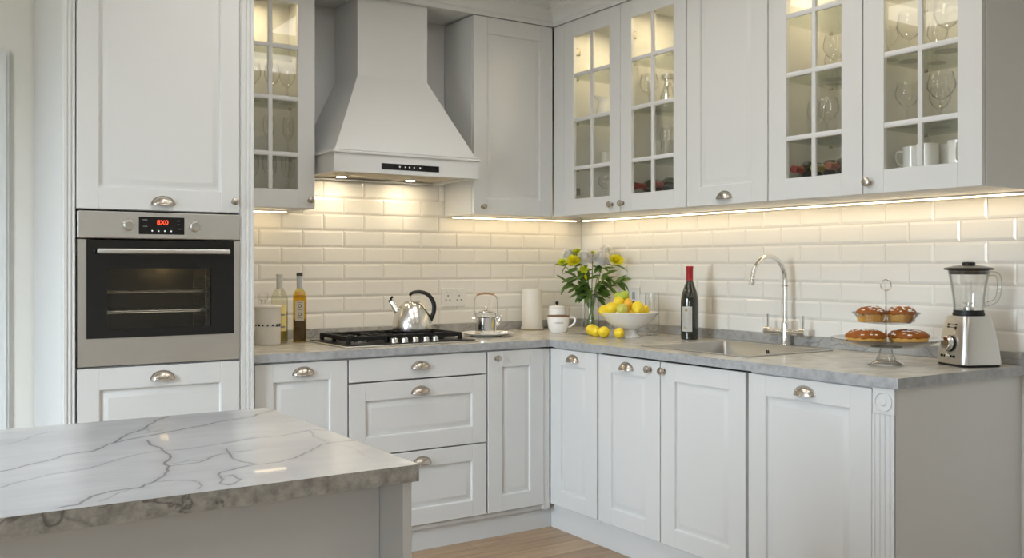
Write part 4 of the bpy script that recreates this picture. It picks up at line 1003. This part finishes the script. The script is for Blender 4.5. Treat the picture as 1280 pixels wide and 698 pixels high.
# cake stand and pastries
thick_g = glass('thick_glass', (.97, .975, .97), (.16, .17, .165), 2.6, .25)
SX, SY = 2.985, 2.118
st = thing('cake_stand', 'two-tier glass cake stand with ring handle near the worktop end', 'cake stand', (SX, SY, Z))
solid_lathe('foot', [(.001, 0), (.060, 0), (.062, .003), (.056, .008), (.036, .016), (.026, .040), (.022, .055), (.020, .066), (.001, .067)], thick_g, st, 40)
solid_lathe('lower_plate', [(.001, .067), (.115, .067), (.128, .069), (.180, .088), (.189, .093), (.189, .0955), (.178, .092), (.126, .073), (.001, .071)], jar_g, st, 56)
solid_lathe('upper_dish', [(.001, .148), (.075, .148), (.085, .150), (.108, .178), (.116, .184), (.1165, .187), (.106, .182), (.082, .154), (.001, .152)], jar_g, st, 48)
bm = nb(); tube(bm, [(0, 0, .067), (0, 0, .266)], .0028, 10)
for z in (.071, .152): lathe(bm, [(.010, z), (.008, z+.004), (.004, z+.008)], 14)
tube(bm, [Vector((0, 0, .284)) + (Rv*math.cos(a)+Vector((0, 0, 1))*math.sin(a))*.019 for a in [2*PI*k/26 for k in range(27)]], .0024, 8); mk('rod_and_ring', bm, chrome, st)
crust = mat('pastry_crust', (.66, .36, .08), .6, bump=.5, bscale=120, var=.25, vscale=25); glaze = mat('pastry_top', (.30, .085, .008), .5, bump=.9, bscale=110, var=.55, vscale=45, spec=.3); icing = mat('white_icing', (.86, .84, .80), .5)
def pastry(loc, r, h, label, seed, group='pastries on the cake stand'):
    rnd = random.Random(seed); t = thing('pastry', label, 'pastry', loc, rnd.uniform(0, 6), group)
    bm = nb(); lathe(bm, [(.001, 0), (r*.80, 0), (r*.86, h*.05), (r*.97, h*.48), (r*.97, h*.52)], 40)
    for v in bm.verts:
        a = math.atan2(v.co.y, v.co.x); v.co.x *= 1+.015*math.sin(a*17); v.co.y *= 1+.015*math.sin(a*17)
    mk('crust', bm, crust, t, smooth=50)
    bm = nb(); lathe(bm, [(r*.95, h*.46), (r*1.02, h*.54), (r*.98, h*.68), (r*.80, h*.86), (r*.5, h*.97), (.001, h)], 40)
    for v in bm.verts: v.co.z += rnd.uniform(-.0012, .0012)+.0015*math.sin(v.co.x*160)*math.cos(v.co.y*140)
    mk('golden_top', bm, glaze, t, smooth=60)
    bm = nb()
    for k in range(44):
        a = rnd.uniform(0, 2*PI); q = r*.9*math.sqrt(rnd.random()); x, y = q*math.cos(a), q*math.sin(a); z = h*(1-.42*(q/r)**2.6)
        bmesh.ops.create_icosphere(bm, subdivisions=1, radius=1, matrix=Matrix.Translation((x, y, z)) @ Matrix.Rotation(rnd.uniform(0, 3), 4, 'Z') @ Matrix.Diagonal((rnd.uniform(.006, .015), rnd.uniform(.004, .009), .0032, 1)))
    mk('icing', bm, icing, t, smooth=60)
off = Rv
def sp(dx, dy, z): return (SX+Rv.x*dx+Fv.x*dy, SY+Rv.y*dx+Fv.y*dy, Z+z)
pastry(sp(-.076, -.01, .0715), .070, .055, 'iced pastry on the lower plate, left of the rod', 1)
pastry(sp(.076, -.01, .0715), .070, .054, 'iced pastry on the lower plate, right of the rod', 2)
pastry(sp(-.055, 0, .1525), .050, .056, 'iced muffin in the upper dish, left of the rod', 3)
pastry(sp(.055, 0, .1525), .050, .056, 'iced muffin in the upper dish, right of the rod', 4)

# blender
bl = thing('blender', 'brushed steel jug blender at the right end of the worktop', 'blender', (3.208, 1.942, Z), math.radians(157.6-180-90))
# local: front normal = -y  -> after rotation points to 157.6 deg
bl.rotation_euler = (0, 0, math.radians(157.6+90))
bm = nb(); quadloft(bm, [rr(.082, .078, .024, .008), rr(.083, .079, .024, .014), rr(.078, .074, .022, .060), rr(.067, .064, .020, .130), rr(.058, .056, .020, .168), rr(.055, .053, .020, .176)], True, True)
mk('motor_base', bm, steel_v, bl, smooth=50)
bm = nb(); quadloft(bm, [rr(.079, .075, .024, 0), rr(.081, .077, .024, .0078)], True, True); mk('rubber_foot', bm, blackp, bl)
bm = nb(); lathe(bm, [(.052, .1762), (.053, .182), (.050, .190), (.050, .196)], 36); mk('jug_collar', bm, blackp, bl)
tilt = math.atan2(.016, .11)
bm = nb(); m = Matrix.Translation((0, -.0725, .078)) @ Matrix.Rotation(PI/2 - tilt, 4, 'X')
lathe(bm, [(.029, 0), (.029, .005), (.026, .007)], 32, mtx=m); kb = mk('dial_ring', bm, blackp, bl)
bm = nb(); lathe(bm, [(.0245, .006), (.024, .020), (.021, .023), (.001, .0235)], 32, mtx=m); lathe(bm, [(.0275, .0055), (.0255, .0075)], 32, mtx=m); mk('dial', bm, chrome, kb)
bm = nb()
def fpt(x, z, e=.0006):   # point on the sloping front
    y = -(.079 - (.079-.074)*(z-.014)/.046) if z < .06 else -(.074-(.074-.064)*(z-.06)/.07) if z < .13 else -(.064-.008*(z-.13)/.038)
    return (x, y-e, z)
for (x0, x1, z0, z1) in ((-.030, -.018, .143, .148), (-.030, -.018, .133, .139), (-.018, .016, .134, .136), (.012, .022, .128, .139), (.012, .022, .144, .149), (-.018, .012, .146, .1475)):
    vs = [bm.verts.new(fpt(x, z, .0008)) for x, z in ((x0, z0), (x1, z0), (x1, z1), (x0, z1))]; bm.faces.new(vs)
bmesh.ops.solidify(bm, geom=bm.faces, thickness=.0006)
mk_each('marking', bm, blackp, bl)
bm = nb()
for x in (-.040, -.022, .008, .026):
    vs = [bm.verts.new(fpt(a, z, .0012)) for a, z in ((x-.007, .030), (x+.007, .030), (x+.007, .038), (x-.007, .038))]; bm.faces.new(vs)
bmesh.ops.solidify(bm, geom=bm.faces, thickness=.0012); mk_each('button', bm, blackp, bl)
bm = nb(); lathe(bm, [(.013, 0), (.013, .003), (.011, .004), (.001, .0045)], 20, mtx=Matrix.Translation((-.006, -.077, .034)) @ Matrix.Rotation(PI/2, 4, 'X')); mk('centre_button', bm, chrome, bl)
jp = [(.048, .196), (.050, .200), (.053, .24), (.060, .29), (.067, .325), (.069, .335)]
bm = nb(); lathe(bm, [(.001, .197)] + jp + [(r-.003, z) for r, z in reversed(jp)][:-1] + [(.001, .202)], 40); jg = mk('glass_jug', bm, jar_g, bl)
bm = nb()
for k in range(4):
    a = PI/4+k*PI/2
    c_, s_ = math.cos(a), math.sin(a)
    tube(bm, [(.0465*c_, .0465*s_, .21), (.0505*c_, .0505*s_, .25), (.0575*c_, .0575*s_, .30)], [.0035, .0035, .002], 8)
mk('jug_rib', bm, jar_g, jg)
# handle toward the image right
hd = (Matrix.Rotation(-math.radians(157.6+90), 3, 'Z') @ Vector((.8364, -.548, 0))).normalized()
bm = nb(); tube(bm, smooth_path([hd*.066+Vector((0, 0, .322)), hd*.085+Vector((0, 0, .325)), hd*.104+Vector((0, 0, .318)), hd*.110+Vector((0, 0, .285)), hd*.104+Vector((0, 0, .245)), hd*.090+Vector((0, 0, .225)), hd*.056+Vector((0, 0, .214))], 4), .0085, 12); mk('jug_handle', bm, thick_g, bl)
bm = nb(); lathe(bm, [(.064, .322), (.066, .336), (.080, .338), (.082, .342), (.080, .345), (.05, .352), (.026, .355), (.001, .355)], 40); ld = mk('lid', bm, mat('tan_black_lid', (.03, .026, .02), .22), bl)
bm = nb(); lathe(bm, [(.022, .355), (.022, .363), (.019, .366), (.001, .366)], 28); mk('lid_cap', bm, blackp, ld)
bm = nb(); lathe(bm, [(.018, .197), (.018, .206), (.006, .208), (.006, .222), (.001, .223)], 16)
for k in range(4):
    a = k*PI/2; box(bm, -.001, .001, -.001, .001, .215, .216)
    vs = [bm.verts.new(p) for p in ((math.cos(a)*.005, math.sin(a)*.005, .216), (math.cos(a)*.028, math.sin(a)*.028, .222), (math.cos(a+.2)*.026, math.sin(a+.2)*.026, .223), (math.cos(a+.8)*.005, math.sin(a+.8)*.005, .217))]; bm.faces.new(vs)
mk('blade', bm, polished, bl)

# ================================================================== CONTENTS OF THE GLAZED CABINETS
def glass_thing(kind, h=.17, r=.036):
    bm = nb()
    if kind == 'wine':
        p = [(r*.95, 0), (r*.9, .002), (.006, .006), (.0035, .014), (.0035, h*.42), (.008, h*.45), (r*.62, h*.52), (r*.98, h*.68), (r, h*.78), (r*.80, h)]
        lathe(bm, [(.001, 0)] + p, 24, cap1=False)
    elif kind == 'flute':
        p = [(r*.9, 0), (r*.85, .002), (.005, .006), (.003, .014), (.003, h*.38), (.01, h*.42), (r*.7, h*.6), (r*.75, h*.8), (r*.62, h)]
        lathe(bm, [(.001, 0)] + p, 24, cap1=False)
    elif kind == 'tumbler':
        lathe(bm, [(.001, 0), (r*.8, 0), (r, h), (r*.95, h), (r*.76, .006), (.001, .006)], 24)
    return bm
protos = {}
def put_glass(kind, name, cat, loc, label, group, h=.17, r=.036):
    key = (kind, round(h, 3), round(r, 3))
    if key not in protos:
        o = mk(name, glass_thing(kind, h, r), ware_g); protos[key] = o
    else:
        o = protos[key].copy(); C.objects.link(o)
    o.location = loc; return tag(o, label, cat, group)
s1, s2, s3, s0 = SH[0]+.0032, SH[1]+.0032, SH[2]+.0032, 1.6055
GL = 'stemware in the cabinet left of the hood'
put_glass('wine', 'wine_glass', 'glass', (1.392, 4.27, s2), 'wine glass on the second shelf down left of the hood, at the left edge', GL)
put_glass('wine', 'wine_glass', 'glass', (1.473, 4.25, s2), 'wine glass on the second shelf down left of the hood, in the middle', GL)
put_glass('wine', 'wine_glass', 'glass', (1.552, 4.27, s2), 'wine glass on the second shelf down left of the hood, at the right', GL)
put_glass('flute', 'champagne_flute', 'glass', (1.461, 4.26, s1), 'champagne flute on the third shelf down left of the hood, at the left', GL, .18, .034)
put_glass('flute', 'champagne_flute', 'glass', (1.553, 4.26, s1), 'champagne flute on the third shelf down left of the hood, at the right', GL, .18, .034)
for i, (x, y) in enumerate(((1.395, 4.27), (1.44, 4.21), (1.484, 4.29), (1.53, 4.22), (1.572, 4.29))):
    put_glass('flute', 'champagne_flute', 'glass', (x, y, s0), ('champagne flute, leftmost on the floor of the cabinet left of the hood', 'champagne flute, second from the left on the floor of the cabinet left of the hood', 'champagne flute, middle one on the floor of the cabinet left of the hood', 'champagne flute, fourth from the left on the floor of the cabinet left of the hood', 'champagne flute, rightmost on the floor of the cabinet left of the hood')[i], GL, .16, .032)
# corner double cabinet
t = thing('jug', 'white ceramic jug with pointed lip in the cabinet nearest the corner', 'jug', (3.14, 3.900, s2), 0)
bm = nb(); jugp = [(.001, 0), (.036, 0), (.046, .02), (.050, .05), (.040, .085), (.030, .105), (.034, .125)]
lathe(bm, jugp + [(.031, .124), (.027, .105), (.037, .085), (.046, .05), (.001, .008)], 32)
for v in bm.verts:
    if v.co.z > .10:
        k = (v.co.z-.10)/.025; a = v.co.to_2d().normalized().dot(Vector((-.836, .548)))
        if a > .5: v.co.x += -.836*.03*k*(a-.5)*2; v.co.y += .548*.03*k*(a-.5)*2; v.co.z += .012*k*(a-.5)*2
mk('jug_body', bm, white_c, t, smooth=60)
bm = nb(); tube(bm, smooth_path([(.028, -.018, .11), (.055, -.036, .112), (.062, -.041, .075), (.038, -.025, .03)], 5), .0045, 8); mk('handle', bm, white_c, t)
bm = nb(); lathe(bm, [(.001, 0), (.030, 0), (.034, .004), (.034, .085), (.031, .085), (.031, .008), (.001, .008)], 28); tag(mk('beaker', bm, cream_c, loc=(3.14, 3.885, s1)), 'pale ceramic beaker below the white jug', 'beaker')
put_glass('wine', 'balloon_glass', 'glass', (3.12, 3.87, s0), 'balloon glass on the cabinet floor nearest the corner', 'balloon glasses', .12, .042)
G3 = 'glassware in the second door from the corner'
put_glass('wine', 'wine_glass', 'glass', (3.15, 3.620, s2), 'smaller wine glass left of the steel carafe, second door from the corner', G3, .16, .034)
put_glass('wine', 'balloon_glass', 'glass', (3.10, 3.515, s2), 'big balloon wine glass left of the steel carafe', G3, .18, .046)
t = thing('carafe', 'steel-topped carafe in the cabinet second from the corner', 'carafe', (3.17, 3.455, s2))
solid_lathe('carafe_body', [(.001, 0), (.045, 0), (.050, .01), (.046, .05), (.026, .11), (.020, .14), (.026, .165)], chrome, t, 28, cap1=False)
solid_lathe('collar', [(.0265, .150), (.034, .152), (.034, .176), (.001, .177)], polished, t, 28)
put_glass('wine', 'wine_glass', 'glass', (3.18, 3.475, s1), 'wine glass at the right on the shelf below the carafe', G3, .17, .036)
put_glass('tumbler', 'glass_tumbler', 'glass', (3.08, 3.435, s1), 'small tumbler in front of the wine glass below the carafe', G3, .09, .032)
put_glass('tumbler', 'glass_tumbler', 'glass', (3.10, 3.385, s1), 'small tumbler at the right edge below the carafe', G3, .09, .032)
def lying(loc, label, cap, rz, group, body=darkg, lab=None):
    t = thing('wine_bottle', label, 'bottle', loc, rz, group); m = Matrix.Translation((0, 0, .038)) @ Matrix.Rotation(PI/2, 4, 'Y') @ Matrix.Translation((0, 0, 0))
    bm = nb(); lathe(bm, [(.001, .30), (.036, .30), (.0375, .296), (.0375, .130), (.034, .108), (.018, .085), (.0145, .075), (.0145, .06)], 28, mtx=m); mk('glass', bm, body, t)
    bm = nb(); lathe(bm, [(.001, .028), (.0155, .029), (.0155, .038), (.0150, .040), (.0150, .072), (.0165, .078)], 24, mtx=m); mk('capsule', bm, cap, t)
    if lab:
        bm = nb(); lathe(bm, [(.0379, .15), (.0379, .24)], 28, mtx=m, cap0=False, cap1=False); mk('label', bm, lab, t)
redf = mat('dull_red_foil', (.24, .03, .025), .4, .2); copf = mat('copper_foil', (.26, .09, .05), .35, .4); creaml = mat('cream_label', (.62, .56, .40), .6)
G5 = 'wine bottles lying in the wall cabinets'
lying((2.972, 3.485, s0), 'red-capped wine bottle lying left of its twin, second door from the corner', redf, math.radians(8), G5)
lying((2.972, 3.365, s0), 'red-capped wine bottle lying at the right, second door from the corner', redf, math.radians(4), G5)
# angled so that the neck comes forward
lying((2.966, 2.540, s0), 'wine bottle with dull red cap lying at the left in the third glass cabinet door', redf, math.radians(5), G5)
lying((2.985, 2.462, s0), 'wine bottle with cream label lying in the middle of the third glass cabinet door', mat('olive_foil', (.30, .27, .08), .4, .2), math.radians(-2), G5, lab=creaml)
lying((2.966, 2.375, s0), 'wine bottle with copper cap lying at the right in the third glass cabinet door', copf, math.radians(3), G5)
G6 = 'glasses in the third glass cabinet door'
put_glass('wine', 'balloon_glass', 'glass', (3.19, 2.500, s2), 'big balloon glass on the upper shelf of the third glass door', G6, .18, .046)
put_glass('wine', 'wine_glass', 'glass', (3.27, 2.570, s2), 'short wine glass behind the balloon glass in the third glass door', G6, .13, .036)
put_glass('wine', 'wine_glass', 'glass', (3.20, 2.600, s1), 'wine glass at the left on the middle shelf of the third glass door', G6, .17, .036)
put_glass('wine', 'balloon_glass', 'glass', (3.12, 2.480, s1), 'wide glass in the centre on the middle shelf of the third glass door', G6, .16, .046)
put_glass('wine', 'wine_glass', 'glass', (3.17, 2.385, s1), 'wine glass at the right on the middle shelf of the third glass door', G6, .17, .036)
G7 = 'glasses behind the nearest glass cabinet door'
for a in [('wine', 'balloon_glass', (3.14, 2.130, s2), 'balloon glass at the left on the upper shelf behind the nearest glass door', .18, .044),
          ('wine', 'wine_glass', (3.06, 2.160, s2), 'short wine glass at the far left front behind the nearest glass door', .12, .034),
          ('wine', 'wine_glass', (3.25, 2.090, s2), 'wine glass in the back middle on the upper shelf behind the nearest glass door', .15, .036),
          ('wine', 'balloon_glass', (3.10, 1.955, s2), 'balloon glass at the right on the upper shelf behind the nearest glass door', .18, .046),
          ('wine', 'balloon_glass', (3.10, 2.110, s1), 'balloon glass at the left on the middle shelf behind the nearest glass door', .16, .044),
          ('wine', 'wine_glass', (3.22, 2.060, s1), 'wine glass in the back middle on the middle shelf behind the nearest glass door', .15, .038),
          ('wine', 'balloon_glass', (3.08, 1.965, s1), 'balloon glass at the right on the middle shelf behind the nearest glass door', .17, .048),
          ('wine', 'wine_glass', (3.20, 1.935, s1), 'wine glass at the far right back on the middle shelf behind the nearest glass door', .15, .036)]:
    put_glass(a[0], a[1], 'glass', a[2], a[3], G7, a[4], a[5])
# mugs
def mug_thing():
    t = thing('mug', '', 'mug', (0, 0, 0), 0, 'white mugs in the nearest glass cabinet')
    bm = nb(); lathe(bm, [(.001, 0), (.034, 0), (.037, .004), (.038, .085), (.0355, .086), (.034, .008), (.001, .007)], 32); mk('mug_body', bm, white_c, t)
    bm = nb(); tube(bm, smooth_path([(.036, 0, .07), (.056, 0, .068), (.060, 0, .045), (.050, 0, .024), (.036, 0, .018)], 5), .004, 8); mk('handle', bm, white_c, t)
    return t
m0 = mug_thing(); m0.location = (3.10, 2.085, s0); m0.rotation_euler = (0, 0, 2.2); m0['label'] = 'leftmost white mug on the floor of the nearest glass cabinet'
dup(m0, (3.06, 2.005, s0), 'white mug second from the left on the floor of the nearest glass cabinet', .3)
dup(m0, (3.14, 1.965, s0), 'white mug third from the left on the floor of the nearest glass cabinet', -.4)
dup(m0, (3.06, 1.885, s0), 'rightmost white mug, handle to the front, in the nearest glass cabinet', 3.5)
t = thing('plate_stack', 'small stack of plates behind the mugs in the nearest glass cabinet', 'plates', (3.24, 2.03, s0))
bpy.data.objects.remove(t)
for k in range(4):
    bm = nb(); lathe(bm, [(.001, 0), (.055, 0), (.085, .010), (.086, .012), (.055, .005), (.001, .004)], 36)
    tag(mk('side_plate', bm, white_c, loc=(3.25, 2.06, s0+.0055*k)), ('lowest', 'second', 'third', 'topmost')[k]+' side plate of the stack behind the mugs', 'plate', 'stacked side plates')
bm = nb(); box(bm, 0, .022, -.014, 0, 0, .030, .003); box(bm, .004, .018, -.018, -.014, .006, .024, .002); tag(mk('adapter_plug', bm, plastic_w, loc=(3.030, 2.178, 1.652)), 'little white plug on the side wall of the nearest glass cabinet', 'plug')
